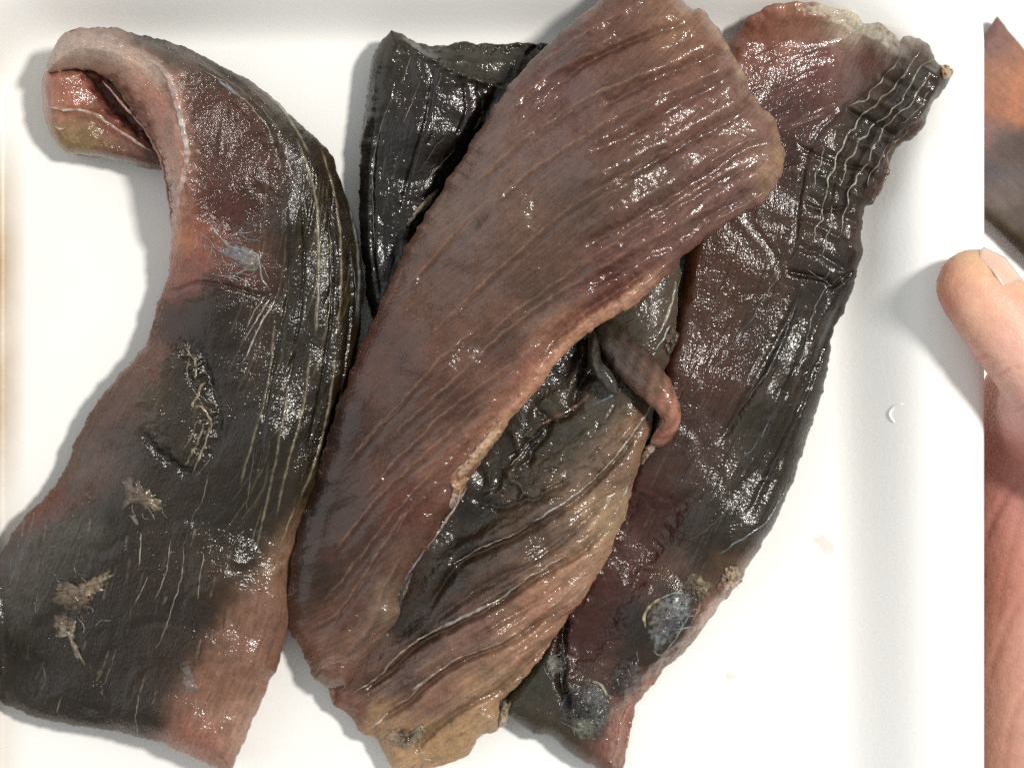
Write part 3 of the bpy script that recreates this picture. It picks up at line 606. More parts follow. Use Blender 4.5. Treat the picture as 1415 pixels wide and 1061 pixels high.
Rt.line([(783, 850), (775, 900), (778, 950), (790, 985)], 6, (26, 18, 17), .8, -2.5)
Rt.line([(1243, 62), (1225, 100), (1190, 130), (1150, 165), (1120, 205), (1105, 270), (1098, 340), (1080, 380)], 4, (44, 36, 33), .35, -.5)
# folds of the thin outer flap
for pts, w_, dz in [([(1265, 72), (1235, 130), (1195, 165), (1170, 205), (1150, 255), (1140, 320)], 6, .9), ([(1290, 90), (1255, 140), (1222, 170), (1200, 205), (1180, 250), (1165, 310)], 6, .8), ([(1300, 110), (1270, 160), (1240, 180), (1215, 230), (1190, 280)], 5, .7),
                    ([(1085, 372), (1110, 380), (1140, 385), (1150, 395), (1180, 370)], 4, -1.2), ([(1100, 200), (1130, 215), (1170, 230), (1210, 235)], 3, -.6), ([(1110, 280), (1140, 290), (1180, 285)], 4, -.7), ([(1165, 150), (1200, 165), (1240, 190)], 3, -.6),
                    ([(1150, 400), (1120, 470), (1085, 550), (1050, 620), (1000, 690)], 7, .8), ([(1170, 400), (1140, 470), (1110, 550), (1075, 630), (1030, 720)], 5, -.9), ([(1110, 400), (1075, 470), (1035, 545), (990, 620)], 6, -.9)]:
    Rt.line(pts, w_, (44, 38, 34) if dz < 0 else None, .4, dz)
for i, (cx, cy) in enumerate([(1272, 92), (1252, 122), (1230, 148), (1208, 172), (1190, 200), (1176, 228), (1162, 258), (1152, 290), (1146, 322), (1140, 356)]):
    Rt.line([(cx - 42, cy - 20), (cx, cy), (cx + 40, cy + 24)], 5, None, 0, -.5 if i % 2 else .5, jit=3)
for i in range(90):
    t = random.random(); y0 = random.uniform(330, 800); xc = 1150 - .38 * (y0 - 380) if y0 > 380 else 1150; x0 = xc - random.uniform(-10, 150); ln = random.uniform(25, 90)
    Rt.line([(x0, y0), (x0 - .38 * ln, y0 + ln * .8)], random.uniform(.9, 1.6), random.choice([(100, 92, 80), (28, 24, 21), (80, 66, 58), (30, 25, 22)]), .4, random.uniform(-.25, .25))
for i in range(40):
    x0 = random.uniform(1010, 1120); y0 = random.uniform(70, 250); ln = random.uniform(25, 70)
    Rt.line([(x0, y0), (x0 + ln, y0 - ln * .42)], random.uniform(1, 1.8), random.choice([(135, 100, 95), (70, 44, 42)]), .3, random.uniform(-.2, .2))
rootR = thing('fish_fillet', 'long rightmost fillet with wavy white lines at its upper corner', 'fish fillet', group=GF)
Rt.build('flesh', FLESH, rootR)
for pts, wd, c in [
    ([(1245, 80), (1232, 96), (1219, 111), (1199, 134), (1182, 142), (1169, 156)], 2.0, W),
    ([(1272, 69), (1257, 92), (1241, 115), (1222, 134), (1199, 153), (1180, 176), (1165, 198), (1154, 225), (1142, 263), (1135, 301), (1119, 340)], 2.2, (200, 190, 165)),
    ([(1291, 80), (1268, 99), (1249, 134), (1226, 160), (1203, 179), (1184, 202), (1169, 229), (1161, 260)], 1.9, W),
    ([(1299, 92), (1279, 111), (1257, 145), (1234, 164), (1211, 198), (1196, 229), (1176, 260), (1166, 301), (1157, 332)], 1.8, (190, 182, 168)),
    ([(1157, 179), (1150, 190), (1140, 196)], 1.8, W), ([(1150, 282), (1146, 320), (1134, 355)], 1.4, (185, 178, 162)), ([(1228, 200), (1214, 225), (1196, 260)], 1.2, (170, 165, 158)),
    ([(1253, 176), (1250, 188), (1234, 198), (1226, 218), (1228, 238), (1214, 265), (1200, 284)], 2.0, (170, 140, 118)),
    ([(1140, 205), (1130, 235), (1122, 262)], 1.3, (190, 185, 175)), ([(1285, 125), (1262, 160), (1240, 172)], 1.2, (165, 158, 150)),
    ([(1085, 368), (1058, 410), (1028, 456), (997, 498), (965, 535), (944, 556)], 1.6, (120, 116, 114)), ([(1115, 372), (1130, 382), (1140, 385), (1148, 372)], 1.2, (165, 155, 148)),
    ([(1165, 380), (1140, 400), (1124, 433), (1112, 483), (1100, 521)], 1.3, (145, 140, 130)), ([(1104, 406), (1092, 444), (1066, 505), (1042, 540), (1026, 562)], 1.4, (140, 145, 148)), ([(1066, 574), (1047, 612), (1024, 635)], 1.2, (130, 125, 120)),
    ([(1081, 679), (1062, 717), (1040, 735), (1010, 755), (990, 768)], 2.0, (130, 145, 150)), ([(1088, 668), (1072, 700), (1056, 726)], 1.6, (140, 155, 165)), ([(1140, 490), (1128, 520), (1116, 545)], 1.0, (125, 118, 108)), ([(1008, 262 + 440), (980, 728), (950, 750)], 1.0, (110, 98, 92))]:
    n_ = max(6, int(sum(math.dist(pts[i], pts[i + 1]) for i in range(len(pts) - 1)) / 8)); q_ = catmull(pts, n_)
    if pts[0][1] < 370: q_ = q_ + np.outer(2.6 * (1 + .8 * fbm(q_[:, 0] / 30, q_[:, 1] / 30, 8, 2)) * np.sin((q_[:, 1] - .6 * q_[:, 0]) / 6.2 + 1.5 * fbm(q_[:, 0] / 40, q_[:, 1] / 40, 19, 2)) * np.linspace(.5, 1.1, n_), [.8, .5])
    sinew(Rt, [tuple(p) for p in q_], wd * .85, rootR, .15, c)
patch(Rt, [(1298, 90), (1310, 88), (1318, 97), (1314, 110), (1302, 108)], 1.5, 'fat_nub', rootR, [(0, 0, (200, 160, 115))], lift=.5)
# gristle and cut bones along the lower right edge
patch(Rt, [(892, 860), (898, 838), (912, 824), (936, 816), (956, 822), (960, 838), (948, 860), (930, 884), (908, 902), (896, 886)], 1.5, 'gristle', rootR, [(910, 850, (128, 130, 136)), (935, 830, (160, 164, 170)), (925, 865, (110, 112, 120)), (898, 850, (185, 172, 140)), (905, 892, (165, 180, 182)), (950, 845, (150, 165, 168))], dens=.55, dens_max=.7, scale=14, ripple=.5)
sinew(Rt, [(893, 868), (890, 852), (900, 836), (914, 826)], 3, rootR, .7, (205, 190, 155)); sinew(Rt, [(900, 895), (912, 905), (928, 890), (942, 868), (956, 840)], 1.6, rootR, .5, (140, 155, 158)); sinew(Rt, [(912, 826), (935, 819), (952, 824)], 1.8, rootR, .8, (165, 185, 186))
patch(Rt, [(938, 812), (944, 796), (958, 788), (972, 796), (986, 806), (980, 824), (966, 836), (952, 826)], 1.4, 'gristle', rootR, [(950, 800, (120, 110, 92)), (972, 805, (190, 178, 148)), (960, 825, (110, 92, 84))], dens=.55, dens_max=.7, scale=7, ripple=.9)
patch(Rt, [(994, 800), (1004, 782), (1018, 780), (1026, 796), (1022, 812), (1006, 816), (996, 826), (988, 814)], 1.4, 'torn_shred', rootR, [(1005, 795, (175, 155, 130)), (1018, 808, (190, 165, 138)), (995, 815, (150, 110, 95))], scale=6, ripple=.9, rag=8)
patch(Rt, [(845, 925), (862, 908), (880, 912), (892, 930), (888, 950), (870, 962), (850, 965), (838, 950)], 1.0, 'gristle', rootR, [(860, 925, (76, 70, 68)), (880, 930, (110, 106, 106)), (850, 955, (66, 60, 58))], dens=.55, dens_max=.7, scale=10, ripple=.6)
strands(Rt, rootR, 868, 935, 7, 14, 34, (140, 138, 142), .9)
strands(Rt, rootR, 925, 858, 8, 16, 36, (150, 165, 168), 1.1, .8, -1.0)
strands(Rt, rootR, 975, 812, 6, 12, 20, (170, 155, 130), 1.0, .5)
strands(Rt, rootR, 812, 980, 12, 20, 40, (140, 142, 144), 1.0, 1.2, 1.3)
strands(Rt, rootR, 950, 880, 7, 14, 40, (170, 125, 108), 1.3, .3, -.8)
strands(Rt, rootR, 772, 915, 5, 10, 26, (150, 150, 150), .9, .4, 1.5)
patch(Rt, [(766, 985), (776, 958), (798, 945), (824, 942), (842, 956), (846, 985), (838, 1012), (812, 1024), (788, 1016)], 2.0, 'gristle', rootR, [(790, 965, (72, 70, 78)), (820, 960, (120, 122, 124)), (800, 985, (48, 44, 50)), (830, 985, (90, 92, 90)), (805, 1005, (150, 158, 142)), (780, 995, (76, 74, 78))], dens=.55, dens_max=.7, scale=12, ripple=.5)
for pts, wd, c in [([(784, 1000), (800, 1008), (818, 998), (826, 988), (838, 972)], 2.4, (165, 175, 160)), ([(816, 942), (830, 946), (838, 962)], 3, (185, 184, 160)), ([(772, 985), (782, 962), (800, 952), (822, 955)], 1.3, (150, 150, 160)), ([(800, 955), (798, 975), (806, 1000)], 1.0, (140, 142, 150)), ([(812, 955), (814, 978), (820, 996)], 1.0, (140, 142, 150)), ]:
    sinew(Rt, pts, wd, rootR, 1.3 if pts[0][0] > 770 and pts[0][0] < 840 else .4, c)
patch(Rt, [(752, 912), (764, 902), (774, 908), (780, 900), (784, 925), (772, 930), (760, 935)], 1.2, 'torn_shred', rootR, [(756, 915, (160, 158, 150)), (778, 915, (110, 108, 108))], rag=9, scale=5)
sinew(Rt, [(757, 930), (764, 918), (776, 910)], 2.2, rootR, 1.2, (200, 190, 160)); sinew(Rt, [(776, 880), (780, 900), (779, 925), (776, 950)], 1.4, rootR, .3, (150, 150, 160))
sinew(Rt, [(850, 1040), (858, 1000), (872, 970)], 2.5, rootR, .1, (200, 130, 125))

# ================================================================ 4. lower middle fillet
M = Surf(
    L=[(462, 955), (455, 925), (480, 850), (530, 760), (590, 680), (650, 600), (720, 500), (790, 420), (860, 330)],
    Rr=[(700, 996), (694, 968), (724, 938), (763, 886), (789, 848), (820, 805), (848, 752), (868, 696), (880, 652), (893, 612), (905, 570), (918, 515), (931, 458), (938, 405), (940, 360), (950, 300)],
    start=[(462, 955), (463, 974), (482, 988), (496, 1010), (518, 1020), (532, 1040), (552, 1064), (614, 1057), (648, 1041), (666, 1016), (684, 1010), (700, 996)],
    end=[(860, 330), (900, 310), (950, 300)],
    zt=[(480, 970, 8), (500, 980, 10), (600, 900, 14), (670, 860, 18), (740, 880, 13), (600, 1040, 8), (680, 990, 9), (720, 780, 18.5), (780, 800, 16.5), (770, 700, 18), (830, 720, 15), (640, 740, 11), (700, 660, 12), (850, 620, 17), (900, 450, 15), (780, 560, 14), (790, 480, 10), (560, 850, 9)], zb=[(600, 900, 2), (850, 600, 7), (480, 980, .5), (620, 1040, .5)],
    cols=[(480, 970, (130, 80, 65)), (520, 1000, (160, 122, 94)), (560, 1050, (184, 146, 114)), (640, 1020, (178, 140, 108)), (600, 960, (136, 94, 80)), (680, 960, (172, 130, 102)), (700, 980, (165, 140, 112)), (560, 930, (88, 64, 60)), (650, 880, (132, 92, 82)), (720, 900, (172, 126, 104)), (600, 850, (58, 46, 40)), (570, 860, (46, 37, 32)), (500, 950, (90, 60, 52)),
          (680, 800, (82, 62, 54)), (640, 760, (46, 40, 36)), (620, 800, (50, 42, 36)), (760, 830, (172, 122, 102)), (800, 780, (176, 132, 110)), (830, 720, (168, 136, 110)), (780, 740, (118, 92, 80)), (740, 740, (82, 66, 56)), (700, 650, (50, 44, 38)), (780, 600, (62, 57, 48)), (820, 560, (76, 70, 62)), (850, 650, (120, 92, 78)), (872, 620, (140, 108, 88)), (870, 440, (78, 70, 62)), (920, 430, (86, 72, 62)), (890, 520, (75, 60, 54)), (780, 500, (34, 27, 25)), (730, 600, (50, 45, 38)), (660, 700, (46, 40, 34))],
    edge=42, ang=-33, seed=31)
M.region([(600, 1000), (680, 985), (660, 1030), (610, 1065), (550, 1065), (560, 1030)], (186, 148, 108), .4, 16)
# overlapping muscle blocks: each boundary is a step with a pale line
steps = [[(478, 962), (526, 931), (576, 887), (614, 866), (667, 840), (713, 811), (743, 791), (800, 758), (850, 705)],
         [(511, 1007), (530, 988), (564, 965), (587, 942), (629, 912), (686, 889), (732, 862), (790, 815)],
         [(560, 1050), (590, 1010), (640, 972), (690, 945), (730, 905), (770, 868)],
         [(580, 850), (625, 781), (667, 756), (705, 741), (743, 718), (782, 695), (820, 661), (858, 620), (896, 567)],
         [(560, 900), (610, 845), (680, 795), (740, 768), (800, 720), (850, 668)],
         [(540, 965), (600, 915), (680, 860), (760, 815), (820, 765)], [(620, 960), (680, 922), (740, 872), (790, 835)]]
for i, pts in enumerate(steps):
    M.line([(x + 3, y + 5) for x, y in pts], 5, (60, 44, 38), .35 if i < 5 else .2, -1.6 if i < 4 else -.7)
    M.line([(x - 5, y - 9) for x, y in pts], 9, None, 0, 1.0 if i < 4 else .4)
for i in range(70):
    x0 = random.uniform(480, 800); y0 = 1010 - .78 * (x0 - 480) + random.uniform(-60, 90); ln = random.uniform(25, 80)
    M.line([(x0, y0), (x0 + ln * .5, y0 - ln * .30), (x0 + ln, y0 - ln * .66)], random.uniform(1, 1.8), random.choice([(170, 140, 120), (70, 50, 44), (50, 38, 34)]), .25, random.uniform(-.25, .25))
# ragged dark tissue next to the big fillet
for pts, w_, dz in [([(835, 455), (820, 500), (800, 540), (790, 570)], 8, -3.5), ([(812, 470), (800, 510), (790, 550)], 6, 1.5), ([(848, 470), (846, 510), (850, 545)], 5, 1.2), ([(700, 590), (720, 620), (700, 660), (680, 690)], 6, 1.4), ([(740, 560), (760, 590), (735, 620), (730, 650)], 5, -1.6), ([(800, 560), (760, 585), (730, 610), (705, 640)], 5, -1.8),
                    ([(690, 650), (720, 670), (716, 700)], 4, 1.4), ([(820, 590), (780, 625), (740, 655)], 5, 1.0), ([(650, 690), (690, 700), (740, 690), (790, 660)], 5, -1.2)]:
    M.line(pts, w_, (34, 28, 26) if dz < 0 else (88, 80, 72), .5, dz * .7, jit=5)
for i in range(60):
    x0 = random.uniform(660, 850); y0 = 1150 - .72 * x0 + random.uniform(-30, 110); ln = random.uniform(8, 34); a = random.uniform(-1.2, .3)
    M.line([(x0, y0), (x0 + ln * math.cos(a), y0 + ln * math.sin(a))], random.uniform(1.5, 4), random.choice([(30, 26, 23), (94, 88, 76), (44, 38, 33)]), .4, random.uniform(-.4, .4), jit=3)
M.cols = [(a, b, tuple(np.array(c) * .97 + .11 * np.mean(c))) for a, b, c in M.cols]
rootM = thing('fish_fillet', 'ribbed fillet with a yellowish lower end, tucked under the big diagonal fillet', 'fish fillet', group=GF)
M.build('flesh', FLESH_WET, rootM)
for pts, wd, c in [
    ([(478, 962), (500, 950), (526, 931), (550, 905), (576, 885), (614, 864), (650, 850)], 1.5, (180, 160, 138)), ([(600, 872), (640, 852), (667, 839), (690, 828), (713, 809), (726, 800)], 2.4, (180, 178, 172)), ([(720, 802), (743, 790), (765, 776), (782, 767)], 1.3, (185, 178, 165)),
    ([(511, 1007), (520, 1000), (536, 984)], 2.2, (210, 200, 180)), ([(568, 955), (587, 940), (600, 930)], 2.0, (200, 194, 184)), ([(540, 978), (564, 965), (587, 942), (629, 912), (686, 889), (732, 862)], 1.1, (185, 160, 138)),
    ([(625, 780), (645, 768), (667, 755), (705, 740), (730, 726)], 1.1, (170, 160, 148)), ([(735, 722), (763, 704), (782, 692), (806, 674), (822, 660)], 1.7, (175, 182, 186)), ([(818, 664), (840, 642), (858, 620), (880, 590), (898, 565)], 1.6, (195, 188, 170)),
    ([(900, 560), (893, 572), (884, 582)], 2.2, (205, 196, 175)), ([(868, 668), (864, 680), (858, 690)], 1.6, (215, 205, 190)), ([(782, 835), (800, 820), (815, 800)], 1.0, (190, 170, 145)), ([(760, 840), (775, 826), (795, 806)], 1.0, (200, 180, 155)),
    ([(934, 388), (930, 410), (920, 440), (908, 465)], 2.2, (195, 196, 180)), ([(926, 448), (916, 468), (905, 485)], 1.6, (190, 194, 188)), ([(732, 612), (718, 630), (704, 645)], 1.4, (150, 148, 128)), ([(640, 950), (665, 943), (700, 925)], 1.0, (190, 155, 125)),
    ([(818, 560), (842, 548), (860, 535)], 1.5, (130, 150, 158)), ([(742, 588), (790, 565), (815, 545)], 3.2, (120, 84, 66)), ([(585, 1045), (578, 1030), (582, 1020)], 1.2, (205, 190, 160)), ([(580, 1035), (584, 1048), (600, 1050)], 1.0, (205, 190, 160))]:
    sinew(M, pts, wd * 1.3, rootM, .2, c)
patch(M, [(692, 975), (698, 964), (706, 972), (703, 985), (700, 1000), (690, 1004), (690, 990)], 1.6, 'torn_shred', rootM, [(700, 970, (170, 158, 135)), (694, 995, (190, 175, 150))], scale=5, rag=9)
patch(M, [(528, 1016), (540, 1006), (556, 1004), (572, 1010), (584, 998), (596, 1008), (586, 1022), (566, 1032), (544, 1034)], 1.6, 'torn_shred', rootM, [(535, 1015, (190, 168, 135)), (560, 1015, (120, 102, 80)), (585, 1005, (140, 130, 105))], scale=7, rag=6)
patch(M, [(930, 448), (938, 458), (938, 470), (932, 480), (924, 494), (918, 484), (920, 464)], 1.6, 'torn_shred', rootM, [(0, 0, (120, 104, 92))], scale=6)
patch(M, [(884, 632), (892, 618), (902, 612), (906, 620), (896, 632), (888, 642)], 1.2, 'torn_shred', rootM, [(0, 0, (185, 160, 140))], scale=5, rag=9)
sweep([(832, 446, 13, 14, 2.4, (56, 46, 42)), (850, 474, 15.5, 22, 2.4, (66, 54, 48)), (876, 504, 17, 25, 2.5, (90, 70, 62)), (902, 532, 18.5, 23, 2.6, (122, 88, 76)), (921, 558, 18.5, 17, 2.8, (172, 118, 104)), (927, 582, 17, 13, 2.8, (178, 120, 106)), (916, 602, 14.5, 12, 2.4, (172, 112, 100)), (900, 616, 13, 8, 1.8, (180, 142, 130))], 'loose_flap', rootM, FLESH)
sweep([(820, 460, 14, 8, 3, (40, 33, 32)), (822, 500, 17, 9, 2.6, (60, 56, 50)), (836, 520, 18, 10, 2.6, (80, 76, 76)), (852, 545, 18, 9, 2.2, (84, 78, 72))], 'loose_shred', rootM, FLESH_DARK, n=40)

# ================================================================ 5. big diagonal fillet on top
G = Surf(
    L=[(434, 938), (420, 904), (399, 858), (400, 800), (414, 722), (438, 648), (464, 570), (490, 500), (522, 428), (562, 340), (600, 278), (650, 200), (700, 122), (742, 78), (790, 30), (832, -4), (870, -40)],
    Rr=[(476, 950), (503, 915), (527, 885), (549, 856), (554, 818), (570, 786), (600, 744), (622, 702), (644, 668), (676, 622), (706, 580), (744, 536), (782, 488), (830, 448), (878, 420), (912, 390), (950, 350), (1000, 312), (1058, 276), (1082, 238)],
    start=[(434, 938), (445, 944), (457, 952), (476, 950)],
    end=[(870, -40), (934, -8), (956, 12), (972, 14), (996, 46), (1022, 92), (1044, 138), (1070, 164), (1084, 205), (1082, 238)],
    zt=[(430, 900, 12), (480, 860, 15), (445, 700, 15), (540, 700, 22), (600, 500, 27), (515, 500, 18), (700, 300, 30), (620, 280, 22), (570, 380, 20), (760, 110, 26), (850, 50, 28), (840, 240, 36), (900, 130, 35), (940, 220, 32), (990, 110, 29), (1050, 200, 25), (950, 300, 29), (1020, 270, 25), (850, 400, 28), (750, 500, 26), (650, 620, 23), (560, 780, 18), (530, 850, 15)],
    zb=None, thick=13,
    cols=[(440, 800, (62, 44, 38)), (430, 700, (54, 40, 36)), (480, 850, (98, 62, 54)), (450, 910, (128, 86, 74)), (500, 880, (122, 92, 82)), (540, 840, (132, 108, 98)), (480, 600, (66, 46, 43)), (550, 600, (88, 64, 58)), (560, 700, (100, 58, 53)), (612, 650, (134, 90, 78)), (500, 750, (78, 52, 47)), (520, 480, (96, 60, 54)), (600, 400, (104, 74, 66)),
          (650, 300, (116, 88, 80)), (700, 200, (118, 88, 83)), (760, 120, (112, 77, 77)), (780, 50, (108, 74, 72)), (850, 30, (118, 80, 72)), (940, 25, (150, 112, 96)), (965, 60, (138, 96, 84)), (880, 120, (118, 78, 68)), (950, 150, (122, 82, 77)), (1020, 130, (132, 97, 92)), (1050, 200, (137, 102, 97)), (1076, 225, (165, 130, 113)), (1000, 250, (118, 82, 82)),
          (900, 250, (108, 80, 74)), (800, 300, (102, 77, 70)), (750, 400, (94, 71, 63)), (850, 380, (106, 64, 64)), (930, 340, (124, 84, 82)), (700, 480, (94, 66, 58)), (785, 470, (168, 115, 98)), (745, 520, (182, 120, 104)), (685, 590, (164, 116, 100)), (560, 760, (110, 78, 70)), (640, 560, (92, 62, 56)), (880, 400, (150, 100, 92))],
    edge=36, ang=-37, seed=44, bump=.7)
G.cen = 300
# broad swellings and creases between the muscle blocks at the right end
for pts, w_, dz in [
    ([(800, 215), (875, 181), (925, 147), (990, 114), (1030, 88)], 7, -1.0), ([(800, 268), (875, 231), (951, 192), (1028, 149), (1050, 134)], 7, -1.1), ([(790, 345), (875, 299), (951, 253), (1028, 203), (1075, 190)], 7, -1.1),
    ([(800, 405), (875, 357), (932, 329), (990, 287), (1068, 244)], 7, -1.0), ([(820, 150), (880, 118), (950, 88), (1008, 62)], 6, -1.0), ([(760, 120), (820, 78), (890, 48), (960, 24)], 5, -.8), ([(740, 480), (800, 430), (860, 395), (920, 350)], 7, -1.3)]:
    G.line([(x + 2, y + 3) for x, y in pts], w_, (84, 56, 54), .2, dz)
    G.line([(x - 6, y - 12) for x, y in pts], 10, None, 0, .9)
# thin pale septa across the whole face
septa = [[(590, 465), (680, 380), (770, 300), (860, 242), (950, 192), (1040, 150)], [(640, 500), (700, 440), (800, 368), (900, 300), (1000, 240), (1070, 200)], [(520, 622), (620, 530), (720, 440), (850, 358), (960, 298), (1050, 258)],
         [(490, 700), (560, 622), (640, 550), (740, 480), (800, 430)], [(640, 268), (720, 195), (800, 142), (900, 98), (980, 70)], [(692, 160), (760, 103), (850, 60), (920, 30)], [(600, 360), (690, 270), (780, 205), (870, 150), (960, 112), (1020, 85)],
         [(455, 770), (520, 690), (600, 615), (680, 545)], [(440, 840), (500, 765), (560, 690), (620, 630)], [(423, 870), (460, 850), (500, 800), (540, 735), (580, 690)], [(430, 920), (480, 900), (512, 862), (530, 812), (560, 760)],
         [(560, 400), (620, 330), (680, 270)], [(740, 92), (800, 50), (860, 15)], [(480, 640), (540, 570), (600, 505), (660, 450)]]
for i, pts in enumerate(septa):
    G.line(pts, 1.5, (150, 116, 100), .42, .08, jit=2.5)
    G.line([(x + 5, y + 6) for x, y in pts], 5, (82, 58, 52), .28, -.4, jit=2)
for i in range(150):
    x0 = random.uniform(440, 1000); t = random.random(); y0 = 1060 - .98 * (x0 - 420) + (t - .35) * 300; ln = random.uniform(40, 150); a = random.uniform(.62, .80) if x0 < 750 else random.uniform(.45, .62)
    G.line([(x0, y0), (x0 + ln * .5, y0 - ln * a * .54), (x0 + ln, y0 - ln * a)], random.uniform(.9, 2.4), random.choice([(150, 118, 104), (76, 52, 48), (120, 90, 82), (96, 62, 60)]), .28, random.uniform(-.18, .15))
# rolled pink lower edge
G.line([(930, 372), (880, 412), (830, 442), (785, 478), (745, 525), (705, 572), (672, 618), (640, 655)], 12, (208, 155, 130), .85, .7)
G.line([(905, 362), (850, 402), (800, 440), (760, 480), (715, 535), (670, 590), (630, 640), (590, 700), (560, 760)], 8, (120, 70, 62), .35, -1.2)
G.line([(425, 925), (455, 915), (500, 905)], 4, (165, 130, 118), .5, 0)
G.line([(965, 15), (1000, 55), (1030, 110), (1050, 142), (1074, 172), (1080, 225)], 6, (178, 148, 128), .6, 0)
G.line([(735, 85), (700, 135), (650, 212), (600, 290), (560, 360), (520, 445)], 4, (128, 92, 88), .45, .2)
G.cols = [(a, b, tuple(np.array(c) * .88 * [1.02, .99, .95] + .12 * np.mean(c))) for a, b, c in G.cols]
rootG = thing('fish_fillet', 'large reddish brown fillet lying diagonally on top of the other fillets', 'fish fillet', group=GF)
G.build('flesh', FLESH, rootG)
for pts, wd, c in [([(1058, 264), (1020, 288), (985, 306)], 1.0, (190, 160, 148)), ([(925, 360), (900, 384), (872, 408), (840, 430)], 1.6, (200, 170, 155)), ([(645, 672), (628, 702), (606, 734), (590, 756)], 2.4, (205, 188, 176)),
                   ([(588, 758), (572, 780), (560, 800), (553, 815)], 2.6, (150, 152, 168)), ([(434, 930), (450, 920), (470, 912)], 1.5, (185, 155, 140)), ([(840, 118), (830, 124), (822, 130)], 1.0, (190, 160, 145)), ([(612, 536), (640, 512), (668, 490)], .9, (150, 118, 104)),
                   ([(480, 640), (500, 612), (520, 590)], .8, (140, 108, 96)), ([(512, 600), (540, 575), (560, 556)], .8, (140, 110, 98)), ([(448, 872), (480, 838), (505, 800), (540, 752)], .9, (150, 105, 90)), ([(545, 740), (555, 722), (565, 700)], .9, (170, 110, 100)), ([(1048, 190), (1020, 200), (980, 225)], 1.1, (170, 140, 134))]:
    sinew(G, pts, wd, rootG, .1, c)
patch(G, [(700, 588), (694, 600), (680, 618), (668, 634), (654, 646), (642, 662), (628, 672), (618, 668), (624, 652), (640, 638), (656, 616), (676, 596), (690, 586)], 1.3, 'fat_strip', rootG, [(690, 595, (222, 192, 158)), (640, 650, (205, 170, 142)), (660, 625, (215, 180, 148)), (622, 665, (190, 130, 108))], rag=6, scale=12, ripple=.25)
patch(G, [(640, 652), (650, 660), (640, 680), (628, 700), (618, 702), (624, 680), (622, 664)], 1.2, 'fat_strip', rootG, [(640, 668, (205, 165, 132)), (624, 698, (215, 200, 186))], rag=8, scale=5)
patch(G, [(548, 828), (554, 812), (562, 796), (570, 790), (564, 812), (556, 830), (550, 845)], .8, 'torn_shred', rootG, [(0, 0, (150, 140, 130))], rag=9, scale=5)

# ================================================================ little dent and crumbs on the tray, piece of fish below
def trz(px):   # tray wall height at a pixel column
    t = min(1, max(0, (px - 1150) / 146)); return 15 * t * t * (3 - 2 * t)
def dent(pts, w_, name):
    n = 20; q = catmull([(x, y, trz(x) + .1) for x, y in pts], n); V = []; F = []
    X = [P(*p) for p in q]
    for i in range(n):
        t = (X[min(n - 1, i + 1)] - X[max(0, i - 1)]).normalized(); sv = t.cross(Vector((0, 0, 1))).normalized(); uv = sv.cross(t)
        e = w_ * K * math.sqrt(max(.02, 1 - (2 * i / (n - 1) - 1) ** 4))
        for j in range(8): a = math.tau * j / 8; V.append(X[i] + sv * math.cos(a) * e + uv * math.sin(a) * e * .5)
    for i in range(n - 1):
        for j in range(8): F.append((i * 8 + j, i * 8 + (j + 1) % 8, (i + 1) * 8 + (j + 1) % 8, (i + 1) * 8 + j))
    F += [list(range(8))[::-1], [(n - 1) * 8 + j for j in range(8)]]
    return mesh_np(name, V, F, FOAM, tray)
stain = N('meat_juice'); stain.b.inputs['Base Color'].default_value = (.62, .40, .30, 1); stain.b.inputs['Roughness'].default_value = .08
_a = stain.n('ShaderNodeAttribute', attribute_name='Col'); stain.l(stain.math('MULTIPLY', _a.outputs['Alpha'], .16), stain.b.inputs['Alpha'])
for poly in ([(1120, 742), (1132, 738), (1150, 746), (1158, 760), (1146, 768), (1130, 758)], [(1168, 690), (1176, 686), (1182, 692), (1176, 700)], [(1182, 726), (1188, 724), (1192, 730), (1186, 736)],
             [(1190, 640), (1197, 640), (1198, 648), (1190, 648)], [(1000, 930), (1012, 926), (1018, 936), (1006, 942)]):
    patch(None, poly, .10, 'juice_stain', tray, [(0, 0, (200, 160, 140))], mat=stain.m, sink=.02, ripple=.3, rag=5, step=3.0, lift=(tray_z(np.float64(poly[0][0]), np.float64(poly[0][1])) if len(poly) < 8 else 0) + .06)
dent([(1248, 558), (1236, 562), (1230, 572), (1236, 584)], 2.2, 'dent_ridge')

# fish lying on the counter beyond the tray's edge
def blurfish():
    f = Surf(L=[(1378, 22), (1420, 72), (1480, 130), (1560, 210)], Rr=[(1270, 224), (1358, 298), (1420, 356), (1530, 460)],
             start=[(1378, 22), (1352, 60), (1320, 110), (1270, 224)], end=[(1560, 210), (1570, 330), (1530, 460)],
             zt=[(1400, 150, -46), (1390, 260, -47), (1340, 100, -47)], zb=[(1400, 200, -54.9)],
             cols=[(1375, 60, (150, 115, 115)), (1385, 90, (180, 130, 116)), (1400, 110, (205, 142, 116)), (1372, 150, (186, 128, 110)), (1412, 150, (205, 138, 112)), (1370, 185, (150, 120, 125)), (1390, 200, (110, 98, 100)), (1412, 200, (100, 88, 86)), (1370, 240, (105, 100, 110)), (1400, 250, (120, 110, 116)), (1385, 280, (135, 120, 120)), (1410, 300, (110, 98, 96)), (1385, 308, (90, 78, 64)), (1410, 325, (80, 68, 56))],
             edge=14, seed=60, rag=1.0, bump=.6)
    f.on_tray = False
    r = thing('fish_piece', 'blurred orange and grey fish piece on the counter beyond the tray edge', 'fish piece')
    f.build('flesh', FAR, r, step=2.5)
blurfish()

